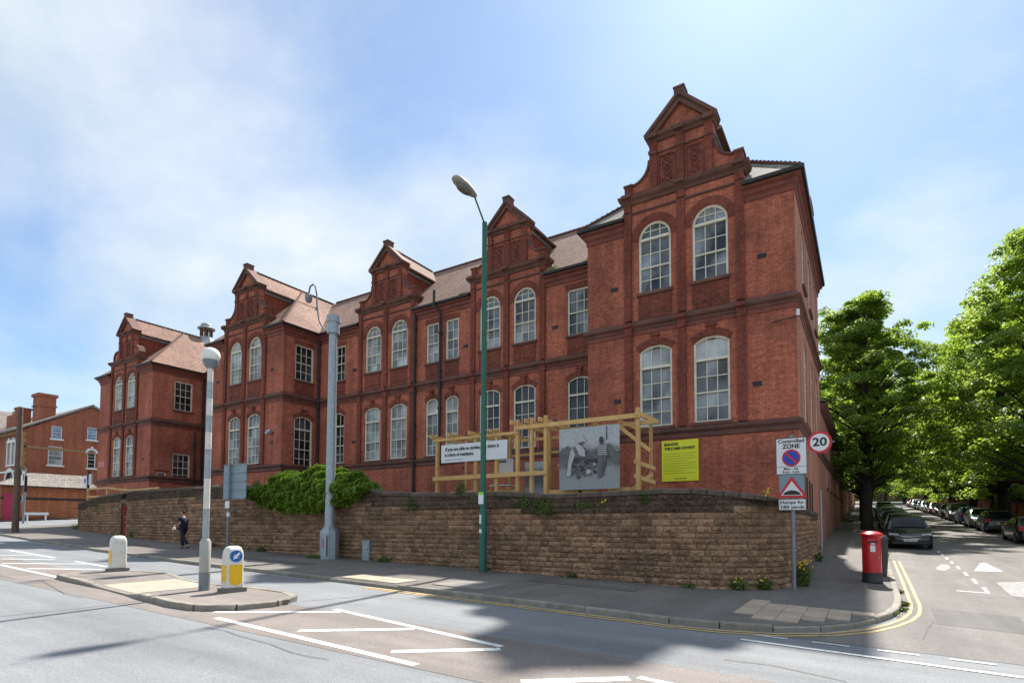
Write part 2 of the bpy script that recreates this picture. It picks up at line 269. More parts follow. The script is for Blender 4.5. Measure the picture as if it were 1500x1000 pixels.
# ------------------------------------------------------------------ mesh helpers
class MB:
    def __init__(s): s.v = []; s.f = []
    def add(s, vs, fs):
        o = len(s.v); s.v += [tuple(v) for v in vs]; s.f += [tuple(i+o for i in f) for f in fs]; return s
    def box(s, x0, x1, y0, y1, z0, z1):
        return s.add([(x0,y0,z0),(x1,y0,z0),(x1,y1,z0),(x0,y1,z0),(x0,y0,z1),(x1,y0,z1),(x1,y1,z1),(x0,y1,z1)],
                     [(3,2,1,0),(4,5,6,7),(0,1,5,4),(1,2,6,5),(2,3,7,6),(3,0,4,7)])
    def quad(s, a, b, c, d): return s.add([a, b, c, d], [(0,1,2,3)])
    def prism(s, poly, d, org=(0,0,0)):
        """poly: list of 3-D points (planar), d: extrusion vector"""
        n = len(poly); d = Vector(d); a = [Vector(p) for p in poly]; vs = a+[p+d for p in a]
        fs = [tuple(range(n-1,-1,-1)), tuple(range(n,2*n))]+[(i,(i+1)%n,(i+1)%n+n,i+n) for i in range(n)]
        return s.add(vs, fs)
    def tube(s, pts, r, n=10, caps=True):
        pts = [Vector(p) for p in pts]; rs = r if isinstance(r, (list, tuple)) else [r]*len(pts); rings = []
        up = Vector((0,0,1))
        for i, p in enumerate(pts):
            d = (pts[min(i+1,len(pts)-1)]-pts[max(i-1,0)]).normalized()
            a = d.cross(Vector((0,1,0)) if abs(d.y) < .8 else Vector((1,0,0))).normalized() if i == 0 else (a-d*a.dot(d)).normalized()
            b = d.cross(a); rings.append([p+(a*math.cos(2*math.pi*k/n)+b*math.sin(2*math.pi*k/n))*rs[i] for k in range(n)])
        o = len(s.v); vs = [v for q in rings for v in q]; fs = []
        for i in range(len(pts)-1):
            for k in range(n): fs.append((i*n+k, i*n+(k+1)%n, (i+1)*n+(k+1)%n, (i+1)*n+k))
        if caps: fs += [tuple(range(n-1,-1,-1)), tuple(range((len(pts)-1)*n, len(pts)*n))]
        return s.add(vs, fs)
    def lathe(s, prof, n=20, org=(0,0,0)):
        """prof: (radius, z) from bottom to top"""
        ox, oy, oz = org; vs = []; fs = []
        for r, z in prof:
            for k in range(n): a = 2*math.pi*k/n; vs.append((ox+r*math.cos(a), oy+r*math.sin(a), oz+z))
        for i in range(len(prof)-1):
            for k in range(n): fs.append((i*n+k, i*n+(k+1)%n, (i+1)*n+(k+1)%n, (i+1)*n+k))
        fs += [tuple(range(n-1,-1,-1)), tuple(range((len(prof)-1)*n, len(prof)*n))]
        return s.add(vs, fs)
    def bar(s, a, b, w, h):
        """rectangular bar from a to b (w horizontal, h vertical-ish)"""
        a, b = Vector(a), Vector(b); d = (b-a).normalized(); up = Vector((0,0,1)) if abs(d.z) < .95 else Vector((1,0,0))
        x = d.cross(up).normalized()*w/2; z = x.cross(d).normalized()*h/2
        return s.add([a-x-z,a+x-z,a+x+z,a-x+z,b-x-z,b+x-z,b+x+z,b-x+z], [(0,1,2,3),(7,6,5,4),(0,4,5,1),(1,5,6,2),(2,6,7,3),(3,7,4,0)])
    def mesh(s, name, mat=None, smooth=None):
        me = bpy.data.meshes.new(name); me.from_pydata([tuple(v) for v in s.v], [], s.f)
        bm = bmesh.new(); bm.from_mesh(me); bmesh.ops.recalc_face_normals(bm, faces=bm.faces); bm.to_mesh(me); bm.free()
        if mat: me.materials.append(mat)
        if smooth is not None:
            for p in me.polygons: p.use_smooth = True
            me.set_sharp_from_angle(angle=R(smooth))
        return me
    def build(s, name, mat, parent=None, smooth=None, loc=None):
        return link(name, s.mesh(name, mat, smooth), parent, loc)
def link(name, me, parent=None, loc=None, rot=None):
    o = bpy.data.objects.new(name, me); COL.objects.link(o)
    if parent:
        o.parent = parent
        if loc is None and parent.get('_w'): o.location = -parent.location      # mesh in world coordinates under an Empty
    if loc is not None: o.location = loc
    if rot is not None: o.rotation_euler = rot
    return o
def thing(name, label, cat, loc=(0,0,0), rz=0, group=None, world=False):
    o = bpy.data.objects.new(name, None); COL.objects.link(o); o.location = loc; o.rotation_euler = (0,0,rz); o.empty_display_size = .2
    if world: o['_w'] = 1
    return tag(o, label, cat, group)
def tag(o, label, cat, group=None):
    o['label'] = label; o['category'] = cat
    if group: o['group'] = group
    return o
def struct(o): o['kind'] = 'structure'; return o
def stuff(o): o['kind'] = 'stuff'; return o
def moulding(path, prof, closed=False):
    """sweep a profile [(outward, z)] along a plan polyline; outward = right-hand side of travel"""
    P = [Vector((p[0], p[1])) for p in path]; n = len(P); rows = []
    for i in range(n):
        d1 = (P[i]-P[i-1]).normalized() if i > 0 else None; d2 = (P[i+1]-P[i]).normalized() if i < n-1 else None
        n1 = Vector((d1.y,-d1.x)) if d1 else None; n2 = Vector((d2.y,-d2.x)) if d2 else None
        if n1 is None: m = n2
        elif n2 is None: m = n1
        else: m = (n1+n2)/(1+n1.dot(n2))
        rows.append([(P[i].x+m.x*o, P[i].y+m.y*o, z) for o, z in prof])
    b = MB(); k = len(prof); vs = [v for r in rows for v in r]; fs = []
    for i in range(n-1):
        for j in range(k): fs.append((i*k+j, i*k+(j+1)%k, (i+1)*k+(j+1)%k, (i+1)*k+j))
    fs += [tuple(range(k)), tuple(range((n-1)*k, n*k))[::-1]]
    return b.add(vs, fs)
def text_mesh(txt, size, bold=0., extrude=.002):
    cu = bpy.data.curves.new('t', 'FONT'); cu.body = txt; cu.size = size; cu.align_x = 'CENTER'; cu.align_y = 'CENTER'; cu.offset = bold; cu.extrude = extrude; cu.resolution_u = 3
    o = bpy.data.objects.new('t', cu); COL.objects.link(o); dg = bpy.context.evaluated_depsgraph_get()
    me = bpy.data.meshes.new_from_object(o.evaluated_get(dg)); bpy.data.objects.remove(o); bpy.data.curves.remove(cu); return me
def lettering(txt, size, mat, parent, loc, width=None, rz=0, bold=0., name='lettering'):
    me = text_mesh(txt, size, bold); me.materials.clear(); me.materials.append(mat)
    o = link(name, me, parent, loc, (R(90), 0, rz))
    if width:
        xs = [v.co.x for v in me.vertices]; k = width/(max(xs)-min(xs)); o.scale = (k, 1, 1)
    if len(txt) > 4: stuff(o)
    return o
def sheet(name, pts, off, mat, parent=None, nx=None):
    """thin flat sheet following the carriageway slope; pts = plan outline (convex-ish)"""
    b = MB(); b.add([(x, y, gz(x, y)+off) for x, y in pts], [tuple(range(len(pts)))])
    o = b.build(name, mat, parent); 
    for p in o.data.polygons:
        if p.normal.z < 0: p.flip()
    return o
def strip(name, a, b_, width, off, mat, parent=None, n=8):
    """painted line from a to b"""
    a, b_ = Vector(a), Vector(b_); d = (b_-a).normalized(); s = Vector((-d.y, d.x))*width/2; m = MB(); vs = []; fs = []
    for i in range(n+1):
        p = a.lerp(b_, i/n); 
        for q in (p+s, p-s): vs.append((q.x, q.y, gz(q.x, q.y)+off))
    for i in range(n): fs.append((2*i, 2*i+1, 2*i+3, 2*i+2))
    m.add(vs, fs); o = m.build(name, mat, parent)
    if o.data.polygons[0].normal.z < 0:
        for p in o.data.polygons: p.flip()
    return o

# ================================================================== THE SETTING
def grid_sheet(name, xs, ys, off, mat):
    b = MB(); nx = len(xs)
    b.add([(x, y, gz(x, y)+off) for y in ys for x in xs], [(j*nx+i, j*nx+i+1, (j+1)*nx+i+1, (j+1)*nx+i) for j in range(len(ys)-1) for i in range(nx-1)])
    return struct(b.build(name, mat))
def rng(a, b, n): return [a+(b-a)*i/n for i in range(n+1)]
ground = grid_sheet('ground', [-1500, -600]+rng(-140, 60, 20)+[400, 1500], [-800, -200, -60]+rng(-20, 16, 4)+[17]+rng(30, 220, 19)+[600, 1800], -.16, VERGE)
road = grid_sheet('road', rng(-140, 60, 40), rng(-14, 17, 8)+[20, 40], -.0, ROADM)
for o, m in ((road, ROADM),): pass
# side street, its asphalt lies over the main carriageway's edge
ss = MB(); rows = []
def sx(Y):   # left and right edge of the side street
    return (.55 if Y > 14 else .55-(14-Y)**2*.14, 9.0 if Y > 15 else 9.0+(15-Y)**2*.22)
Ys = [10.25, 10.8, 11.5, 12.3, 13.2, 14, 15, 17]+rng(20, 190, 34)
for Y in Ys: a, c = sx(Y); rows.append([(a+(c-a)*i/6, Y, 0) for i in range(7)])
ss.add([(x, y, gz(x, y)+.004) for r in rows for x, y, _ in r], [(j*7+i, j*7+i+1, j*7+i+8, j*7+i+7) for j in range(len(rows)-1) for i in range(6)])
side = struct(ss.build('side_street', SIDEM))
# brown surfacing in the middle of the main road
cb_ = MB(); xs = rng(-60, 14, 37)
cb_.add([(x, y, gz(x, y)+.004) for x in xs for y in (5.25 if x < -3 else 5.25+max(0, (x+3))*.03, 7.3 if x > -24 else 7.3+(-24-x)*.03)], [(2*i, 2*i+1, 2*i+3, 2*i+2) for i in range(len(xs)-1)])
centre = cb_.build('centre_surfacing', BROWNM, road)

# ---- painted markings
def pxl(a, b, wd, mat=MARK, par=road, off=.008, name='painted_line'):
    return strip(name, g(*a).xy, g(*b).xy, wd, off, mat, par)
for a, b in (((490,892),(735,947)), ((317,905),(610,974))): pxl(a, b, .13)
for a, b in (((313,896.5),(500,896)), ((437,924),(607,921)), ((573,954.5),(733,951))): pxl(a, b, .17)
pxl((763,999), (922,994), .17); pxl((935,992), (1000,1006), .12)
for a, b in (((15,806),(80,817)), ((110,822),(156,830)), ((0,827),(84,845))): pxl(a, b, .13)
for a, b in (((0,813),(48,813)), ((0,818.5),(80,819.5)), ((3,825),(128,826)), ((40,832.5),(150,834))): pxl(a, b, .17)
strip('edge_line', (-1.87, 9.56), (14, 8.9), .11, .009, MARK, road, 20)
for k in range(9):
    x = -1.75+k*.93*1.0; strip('give_way_dash', (x, 10.08-.012*k), (x+.55, 10.07-.012*k), .075, .009, MARK, road, 2)
for y0, y1 in ((19.4, 20.4), (21.2, 22.2), (23, 23.9), (24.8, 25.6), (26.5, 27.3), (28.1, 28.9), (29.7, 30.4), (31, 31.7)):
    strip('bay_dash', (2.93, y0), (2.98, y1), .09, .009, MARK, side, 2)
strip('bay_end_line', (2.2, 19.35), (2.97, 19.3), .09, .009, MARK, side, 2)
def poly_mark(name, px, mat, par, off=.009): return sheet(name, [g(*p).xy for p in px], off, mat, par)
poly_mark('hump_triangle', [(1427,836),(1436,825),(1443,824),(1469,837)], MARK, side)
poly_mark('worn_patch', [(1371,831),(1380,826),(1390,827),(1393,832),(1384,836),(1373,835)], MARKOLD, side)
poly_mark('pale_patch', [(1459,853),(1560,850),(1560,880),(1482,873)], MARKOLD, side)
# tar seams and cracks
for pts in ([(0,903),(110,892),(222,878)], [(300,919),(330,924),(352,932),(395,943),(425,955),(450,961),(482,966)], [(250,842),(300,836)], [(430,882),(500,876),(606,866)], [(0,843),(22,848),(60,850),(95,870),(122,876)], [(1352,937),(1358,922),(1368,910)], [(1060,966),(1130,974),(1240,998)]):
    q = [g(*p).xy for p in pts]
    for a, b in zip(q[:-1], q[1:]): strip('tar_seam', a, b, .012 if len(pts) > 3 else .02, .0095, TAR, road, 2)

for pts in ([(3.6,11.0),(7.4,11.2),(7.2,12.3),(3.5,12.1)], [(1.2,13.4),(2.6,13.2),(2.9,15.6),(1.3,15.9)]): sheet('asphalt_patch', pts, .0075, asphalt('patch_asphalt'+str(len(pts)+int(pts[0][0])), (.15,.142,.135), (.12,.113,.107), (.17,.16,.15), .8), side)
# ---- kerb line of the school pavement, from the left side road round the corner and up the side street
KP = [(-67,60),(-66,34),(-65,22),(-63,17.6),(-59,14.4),(-49,12.6),(-38,11.6),(-30,10.9),(-21,10.45),(-13,10.42),(-6,10.36),(-3.3,10.24),(-2.2,10.36),(-1.4,10.68),(-.75,11.25),(-.2,12.05),(.3,13.35),(.58,14.8),(.68,16.5),(.7,20),(.7,60),(.7,190)]
def resample(P, step):
    P = [Vector(p) for p in P]; out = [P[0].copy()]; need = step
    for a, b in zip(P[:-1], P[1:]):
        l = (b-a).length; t = need
        while t <= l: out.append(a.lerp(b, t/l)); t += step
        need = t-l
    return out
KS = resample(KP, .92)
pv = MB(); rows = []
def inner(p):
    x, y = p.x, p.y
    if x < -58: return Vector((-56, max(19.5, y)))
    if x < -27: return Vector((x, 15.6+max(0, -27-x)*.13))
    if x < -3.3: return Vector((x, 15.6))
    if y < 17.5: return Vector((-2.6, 15.6+max(0, y-11)*.35))
    return Vector((-2.6, y))
for p in KS:
    q = inner(p); rows.append([p.lerp(q, t) for t in (0.003, .004, .3, .6, 1)])
hts = [-.1, .1, .11, .118, .125]
pv.add([(v.x, v.y, gz(v.x, v.y)+hts[i]) for r in rows for i, v in enumerate(r)], [(j*5+i, j*5+i+1, j*5+i+6, j*5+i+5) for j in range(len(rows)-1) for i in range(4)])
pave = struct(pv.build('pavement', PAVEM))
for p in pave.data.polygons:
    if p.normal.z < 0: p.flip()
# kerb stones, one object each (shared meshes)
kbm = []
for v in range(4):
    b = MB(); j = [random.uniform(-.006, .006) for _ in range(4)]
    prof = [(-.085,-.22),(.065,-.22),(.075+j[0],-.015),(.055+j[1],.005),(-.085,.006+j[2])]
    b.prism([(-.5, y, z) for y, z in prof], (1, 0, 0)); kbm.append(b.mesh('kerb_stone', KERB))
nk = 0; tail = MB()
for a, b in zip(KS[:-1], KS[1:]):
    m = (a+b)/2; d = b-a; ang = math.atan2(d.y, d.x); za, zb = gz(*a), gz(*b); drop = .03 if (-13.4 < m.x < -10.9 and m.y < 11) or (-1.9 < m.x < .1 and m.y < 13) else 0
    if m.y > 62 and m.x > 0 or m.x < -60: 
        continue
    o = link('kerb_stone', kbm[nk % 4], pave, (m.x, m.y, (za+zb)/2+.112-drop)); nk += 1
    o.rotation_euler = (0, -math.atan2(zb-za, d.length), ang+math.pi); o.rotation_euler = Matrix.Rotation(ang, 4, 'Z').to_euler(); o.rotation_euler.y = -math.atan2(zb-za, d.length)
    o.rotation_euler.z = ang; o.scale = (d.length*.988, -1 if True else 1, 1)
far_kerb = MB()
for a, b in zip(KS[:-1], KS[1:]):
    m = (a+b)/2
    if m.y > 62 and m.x > 0: far_kerb.box(.62, .77, a.y, b.y-.01, gz(*a)-.1, gz(*m)+.115)
stuff(far_kerb.build('kerb_run', KERB, pave))
# double yellow lines follow the kerb
def offset_line(off, x0, lo, hi, mat, w_):
    pts = [p for p in KS if True]; vs = []; 
    for i in range(1, len(KS)-1):
        p = KS[i]; d = (KS[i+1]-KS[i-1]).normalized(); n = Vector((d.y, -d.x))
        if p.x < x0 or p.y > hi: continue
        q = p+n*off; vs.append((q, n))
    m = MB(); V = []
    for q, n in vs:
        for s_ in (-w_/2, w_/2): r = q+n*s_; V.append((r.x, r.y, gz(r.x, r.y)+.010))
    m.add(V, [(2*i, 2*i+1, 2*i+3, 2*i+2) for i in range(len(vs)-1)]); o = m.build('yellow_line', mat, road)
    for p in o.data.polygons:
        if p.normal.z < 0: p.flip()
offset_line(.26, -12, 0, 27, MARKY, .075); offset_line(.44, -12, 0, 27, MARKY, .075)
offset_line(.26, -60, 0, 11.8, MARKY, .07) if False else None
strip('channel_line', (-38, 11.2), (-13.5, 10.1), .16, .007, MARKOLD, road, 20)
# paving flags set in the pavement
flag = MB().box(-.5, .5, -.5, .5, -.05, 0).mesh('paving_flag', SLAB); flagg = MB().box(-.5, .5, -.5, .5, -.05, 0).mesh('paving_flag', SLABG)
def inpoly(x, y, P):
    c = False; j = len(P)-1
    for i in range(len(P)):
        if (P[i][1] > y) != (P[j][1] > y) and x < (P[j][0]-P[i][0])*(y-P[i][1])/(P[j][1]-P[i][1])+P[i][0]: c = not c
        j = i
    return c
def flags(poly, sx_, sy_, me, rot=0, lift=.128):
    x0, x1 = min(p[0] for p in poly), max(p[0] for p in poly); y0, y1 = min(p[1] for p in poly), max(p[1] for p in poly)
    y = y0+sy_/2
    while y < y1:
        x = x0+sx_/2
        while x < x1:
            if inpoly(x, y, poly):
                o = link('paving_flag', me, pave, (x, y, gz(x, y)+lift+random.uniform(-.003, .003))); o.scale = (sx_-.012, sy_-.012, 1); o.rotation_euler = (random.uniform(-.006, .006), .025, random.uniform(-.01, .01))
            x += sx_
        y += sy_
flags([(-13.2,10.55),(-13.2,11.45),(-11.0,11.45),(-11.0,10.55)], .45, .42, flag)
flags([(-10.1,11.0),(-10.1,12.2),(-8.4,12.2),(-8.4,11.0)], .56, .6, flagg)
flags([(-2.4,11.4),(-2.4,13.6),(-.05,13.3),(-.15,12.3),(-1.3,11.1)], .42, .44, flag)
TRENCH = asphalt('trench_asphalt', (.15, .137, .125), (.115, .105, .096), (.17, .155, .14), .9)
for pts in ([(-8.6,13.3),(-5.2,13.2),(-5.2,13.75),(-8.6,13.85)], [(-21.5,12.2),(-17.2,12.2),(-17.2,12.75),(-21.5,12.75)], [(-36,13.4),(-31,12.9),(-31,13.5),(-36,14.0)]): sheet('trench_patch', pts, .126, TRENCH, pave)
# opposite pavement of the side street and the ground under the camera
pr = MB(); ys = [11, 13, 15, 17]+rng(20, 190, 34)
def rx(Y): return 9.0 if Y > 15 else 9.0+(15-Y)**2*.22
pr.add([(x, y, gz(x, y)+.1) for y in ys for x in (rx(y), rx(y)+.14, 12.2 if y > 15 else rx(y)+3)], [(j*3+i, j*3+i+1, j*3+i+4, j*3+i+3) for j in range(len(ys)-1) for i in range(2)])
n_ = len(ys)
pr.add([(rx(y), y, gz(x, y)+h) for y in ys for x, h in ((rx(y), -.05), (rx(y), .1))], [(2*j, 2*j+1, 2*j+3, 2*j+2) for j in range(n_-1)])
struct(pr.build('far_pavement', PAVEM))
npv = MB().add([(x, y, gz(x, y)+.1) for x in rng(-60, 40, 10) for y in (-14, 1.6)], [(2*i, 2*i+1, 2*i+3, 2*i+2) for i in range(10)])
npv.add([(x, 1.6, gz(x, 0)+h) for x in rng(-60, 40, 10) for h in (-.05, .1)], [(2*i, 2*i+1, 2*i+3, 2*i+2) for i in range(10)])
struct(npv.build('near_pavement', PAVEM))
# land across the left side road
lp = MB().add([(x, y, gz(x, y)+.11) for x in (-140, -110, -79.0) for y in (16.5, 20, 60)], [(0,1,4,3),(1,2,5,4),(3,4,7,6),(4,5,8,7)])
struct(lp.build('left_pavement', PAVEM))
# school yard behind the wall
TOP = [(-60,3.55),(-53,3.53),(-47,3.9),(-40,3.98),(-27.3,3.82),(-19,3.5),(-17.2,3.36),(-16.4,3.17),(-13.6,3.05),(-10.5,3.01),(-8.9,2.86),(-4.4,2.95),(-2.4,2.9),(0,2.8)]
def wtop(x):
    for (a, za), (b, zb) in zip(TOP[:-1], TOP[1:]):
        if a <= x <= b: return za+(zb-za)*(x-a)/(b-a)
    return 2.9
yard = MB(); xs = rng(-60, -2.1, 30); yard.add([(x, y, wtop(x)-.28) for x in xs for y in (15.45+max(0, -27-x)*.125, 27)], [(2*i, 2*i+1, 2*i+3, 2*i+2) for i in range(30)])
struct(yard.build('school_yard', EARTH))

# ---- refuge island
island = MB(); IP = [(-19.75,6.75),(-19.2,6.15),(-16.4,6.05),(-13.7,5.85),(-11.9,5.7),(-11.2,5.85),(-10.75,6.4),(-10.7,7.3),(-11.3,7.85),(-13.4,7.85),(-15.4,7.95),(-18.4,8.1),(-19.5,7.6)]
def isl_h(x): return .1 if x < -17.2 else (.1-(x+17.2)/.8*.075 if x < -16.4 else (.025 if x < -14.6 else (.025+(x+14.6)/.7*.085 if x < -13.9 else .11)))
xs = sorted(set([-19.75,-19.5,-19.2,-18.4,-17.2,-16.8,-16.4,-15.5,-14.6,-14.2,-13.9,-13.4,-12.5,-11.9,-11.3,-11.2,-10.75,-10.7]))
def span(x):
    ys = []
    for (a, b) in zip(IP, IP[1:]+IP[:1]):
        if (a[0]-x)*(b[0]-x) <= 0 and a[0] != b[0]: ys.append(a[1]+(b[1]-a[1])*(x-a[0])/(b[0]-a[0]))
    return (min(ys), max(ys)) if ys else (7, 7)
island.add([(x, y, gz(x, y)+isl_h(x)) for x in xs for y in span(x)], [(2*i, 2*i+1, 2*i+3, 2*i+2) for i in range(len(xs)-1)])
isl = struct(island.build('traffic_island', BROWNM))
bf = MB(); xb = [-16.6,-16.2,-15.5,-14.8,-14.4]; bf.add([(x, y, gz(x, y)+isl_h(x)+.006) for x in xb for y in (span(x)[0]+.12, span(x)[1]-.12)], [(2*i, 2*i+1, 2*i+3, 2*i+2) for i in range(4)])
bf.build('crossing_surface', pm('buff_crossing', (.40, .355, .28), (.33, .29, .225), 4, .85, .3, 60, world=True), isl)
IK = resample([Vector(p) for p in IP+IP[:1]], .78)
for a, b in zip(IK, IK[1:]+IK[:1]):
    m = (a+b)/2; d = b-a
    if d.length < .2: continue
    za, zb = gz(*a)+isl_h(a.x), gz(*b)+isl_h(b.x)
    o = link('kerb_stone', kbm[nk % 4], isl, (m.x, m.y, (za+zb)/2+.008)); nk += 1
    o.rotation_euler = (0, -math.atan2(zb-za, d.length), math.atan2(d.y, d.x)); o.scale = (d.length*.985, -1, 1)

# ================================================================== STONE RETAINING WALL
WP = [(-53.6,18.2),(-47,17.25),(-41,16.4),(-34,15.45),(-27,15.0),(-4.4,15.0)]+[(-4.4+2.45*math.sin(a), 17.45-2.45*math.cos(a)) for a in [R(90)*i/8 for i in range(1, 9)]]+[(-1.95,22),(-1.95,27.6)]
cum = [0]
for a, b in zip(WP[:-1], WP[1:]): cum.append(cum[-1]+math.dist(a, b))
def wpos(s_):
    for i in range(len(WP)-1):
        if s_ <= cum[i+1] or i == len(WP)-2:
            t = (s_-cum[i])/(cum[i+1]-cum[i]); x = WP[i][0]+(WP[i+1][0]-WP[i][0])*t; y = WP[i][1]+(WP[i+1][1]-WP[i][1])*t
            if cum[5]-.01 < s_ < cum[13]: a = (s_-cum[5])/(cum[13]-cum[5])*R(90); ang = a
            else: ang = math.atan2(WP[i+1][1]-WP[i][1], WP[i+1][0]-WP[i][0])
            return x, y, ang
def wtop_s(s_):
    x, y, a = wpos(s_)
    if s_ > cum[5]: k = min(1, (s_-cum[5])/(cum[13]-cum[5])); return 2.93-.38*k-.012*max(0, s_-cum[13])
    return wtop(x)
wall = thing('stone_wall', 'long rock-faced brown sandstone retaining wall below the red school', 'wall', (-25, 15, gz(-25, 15)), world=True)
GATE = None
for i_ in range(2000):                       # arc length of the gateway
    s_ = i_*.02
    if wpos(s_)[0] > -42.2: GATE = (s_, s_+1.15); break
core = MB(); ss_ = sorted(set([c for c in cum]+[GATE[0], GATE[1]]+rng(0, cum[-1], 60)))
for a, b in zip(ss_[:-1], ss_[1:]):
    if b-a < 1e-4 or (a >= GATE[0]-.01 and b <= GATE[1]+.01): continue
    q = []
    for s_ in (a, b):
        x, y, an = wpos(s_); n = Vector((math.sin(an), -math.cos(an)))
        q.append([(x-n.x*d, y-n.y*d, z) for d, z in ((.0, gz(x, y)-.2), (.4, gz(x, y)-.2), (.4, wtop_s(s_)-.05), (.0, wtop_s(s_)-.05))])
    core.add(q[0]+q[1], [(0,1,5,4),(1,2,6,5),(2,3,7,6),(3,0,4,7),(0,3,2,1),(4,5,6,7)])
core.build('wall_core', MORTAR, wall)
NV = 14; SVAR = []
for v in range(NV):
    nx_, nz_ = 7, 4; vs = []; 
    amp = random.uniform(.06, .13); tilt = random.uniform(-.05, .03)
    for j in range(nz_+1):
        for i in range(nx_+1):
            x = i/nx_-.5; z = j/nz_-.5; e = min(i, nx_-i, j, nz_-j)
            dep = .008 if e == 0 else (.02+random.random()*amp*(.7 if e == 1 else 1.15)+tilt*z)
            jx = 0 if e == 0 else random.uniform(-.05, .05); jz = 0 if e == 0 else random.uniform(-.07, .07)
            vs.append((x*.968+jx, -max(.004, dep), z*.94+jz))
    fs = [(j*(nx_+1)+i, j*(nx_+1)+i+1, (j+1)*(nx_+1)+i+1, (j+1)*(nx_+1)+i) for j in range(nz_) for i in range(nx_)]
    ring = [i for i in range(nx_+1)]+[j*(nx_+1)+nx_ for j in range(1, nz_+1)]+[nz_*(nx_+1)+i for i in range(nx_-1, -1, -1)]+[j*(nx_+1) for j in range(nz_-1, 0, -1)]
    o_ = len(vs); vs += [(vs[i][0], .03, vs[i][2]) for i in ring]; n = len(ring)
    fs += [(ring[i], ring[(i+1) % n], o_+(i+1) % n, o_+i) for i in range(n)]
    SVAR.append((vs, fs))
def smesh(v, mat): b = MB(); b.add(*SVAR[v]); return b.mesh('stone', mat)
SME = [smesh(v, STONE) for v in range(NV)]; SMD = [smesh(v, STONED) for v in range(NV)]
stones = []; z0 = -.4
for k in range(0, 28):
    z0 += CH if k else 0; CH = random.choice((.14, .16, .175, .185, .2)); s_ = random.uniform(0, .3)
    while s_ < cum[-1]-.1:
        wd = random.choice((.18, .23, .27, .31, .35, .39, .44, .52))*random.uniform(.9, 1.1)
        if s_ > cum[5]: wd = min(wd, .4)
        if s_ < GATE[0] < s_+wd: wd = GATE[0]-s_
        c = s_+wd/2
        if not (GATE[0]-.01 < c < GATE[1]) and wd > .08 and c < cum[-1]:
            x, y, an = wpos(c); tp = wtop_s(c)-.06
            h = CH; zc_ = z0+CH/2
            if z0+CH > gz(x, y)+.06 and z0 < tp-.06:
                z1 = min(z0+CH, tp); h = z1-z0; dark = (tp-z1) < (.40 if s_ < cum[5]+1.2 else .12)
                stones.append((wd, h, x, y, (z0+z1)/2, an, dark, wd*h/((x*x+y*y)) * (1 if z1 > gz(x, y)+.15 else .3)))
        s_ += wd
stones.sort(key=lambda t: -t[7])
rest = {False: MB(), True: MB()}
for i, (wd, h, x, y, z, an, dark, _) in enumerate(stones):
    v = random.randrange(NV); fl = random.choice((1, -1)); dk = random.uniform(.85, 1.3)
    if i < 300:
        o = link('stone', (SMD if dark else SME)[v], wall, Vector((x, y, z))-wall.location); o.scale = (wd*fl, dk, h); o.rotation_euler = (0, 0, an)
    else:
        c_, s__ = math.cos(an), math.sin(an)
        rest[dark].add([(x+vx*wd*fl*c_-vy*dk*s__, y+vx*wd*fl*s__+vy*dk*c_, z+vz*h) for vx, vy, vz in SVAR[v][0]], SVAR[v][1])
stuff(rest[False].build('stone_courses', STONE, wall)); stuff(rest[True].build('blackened_stone_courses', STONED, wall))
cpm = []
for v in range(4):
    b = MB(); r_ = lambda: random.uniform(-.015, .015)
    b.prism([(-.5, y, z) for y, z in ((-.09+r_(), -.08), (.46, -.08), (.46, .05), (.30, .08+r_()), (-.02, .07+r_()), (-.095+r_(), .03))], (1, 0, 0)); cpm.append(b.mesh('coping_stone', COPE))
s_ = 0; i_ = 0
while s_ < cum[-1]-.3:
    wd = random.uniform(.6, .95)
    if cum[5]-.3 < s_ < cum[13]+.3: wd = .42
    c = s_+wd/2
    if c < cum[-1]-.1:
        x, y, an = wpos(c); za, zb = wtop_s(s_), wtop_s(min(cum[-1], s_+wd))
        o = link('coping_stone', cpm[i_ % 4], wall, Vector((x, y, (za+zb)/2+random.uniform(-.01, .01)))-wall.location); o.scale = (wd*.985, 1, 1); o.rotation_euler = (random.uniform(-.02, .02), -math.atan2(zb-za, wd), an); i_ += 1
    s_ += wd
# gateway: dark passage, red leaf standing open
gx, gy, ga = wpos((GATE[0]+GATE[1])/2); gzv = gz(gx, gy)+.1
gm = MB(); 
gate = thing('gateway_door', 'narrow red door standing open in the dark gateway of the stone wall', 'door', (gx, gy, gzv), ga)
MB().box(.44, .50, -.12, .55, 0, 2.0).build('door_leaf', DOORRED, gate)
MB().box(-.58, -.50, .05, .5, 0, 2.15).box(.50, .58, .05, .5, 0, 2.15).box(-.5, .5, .05, .5, 2.05, 2.15).build('door_frame', DARKST, gate)
MB().box(-.5, .5, .52, .6, 0, 2.1).build('passage_back', IRON, gate)  # near-black slab; the shade inside the passage is painted by its colour
lt = MB().box(-.75, .75, -.04, .5, 2.15, 2.4).build('lintel', STONED, gate)

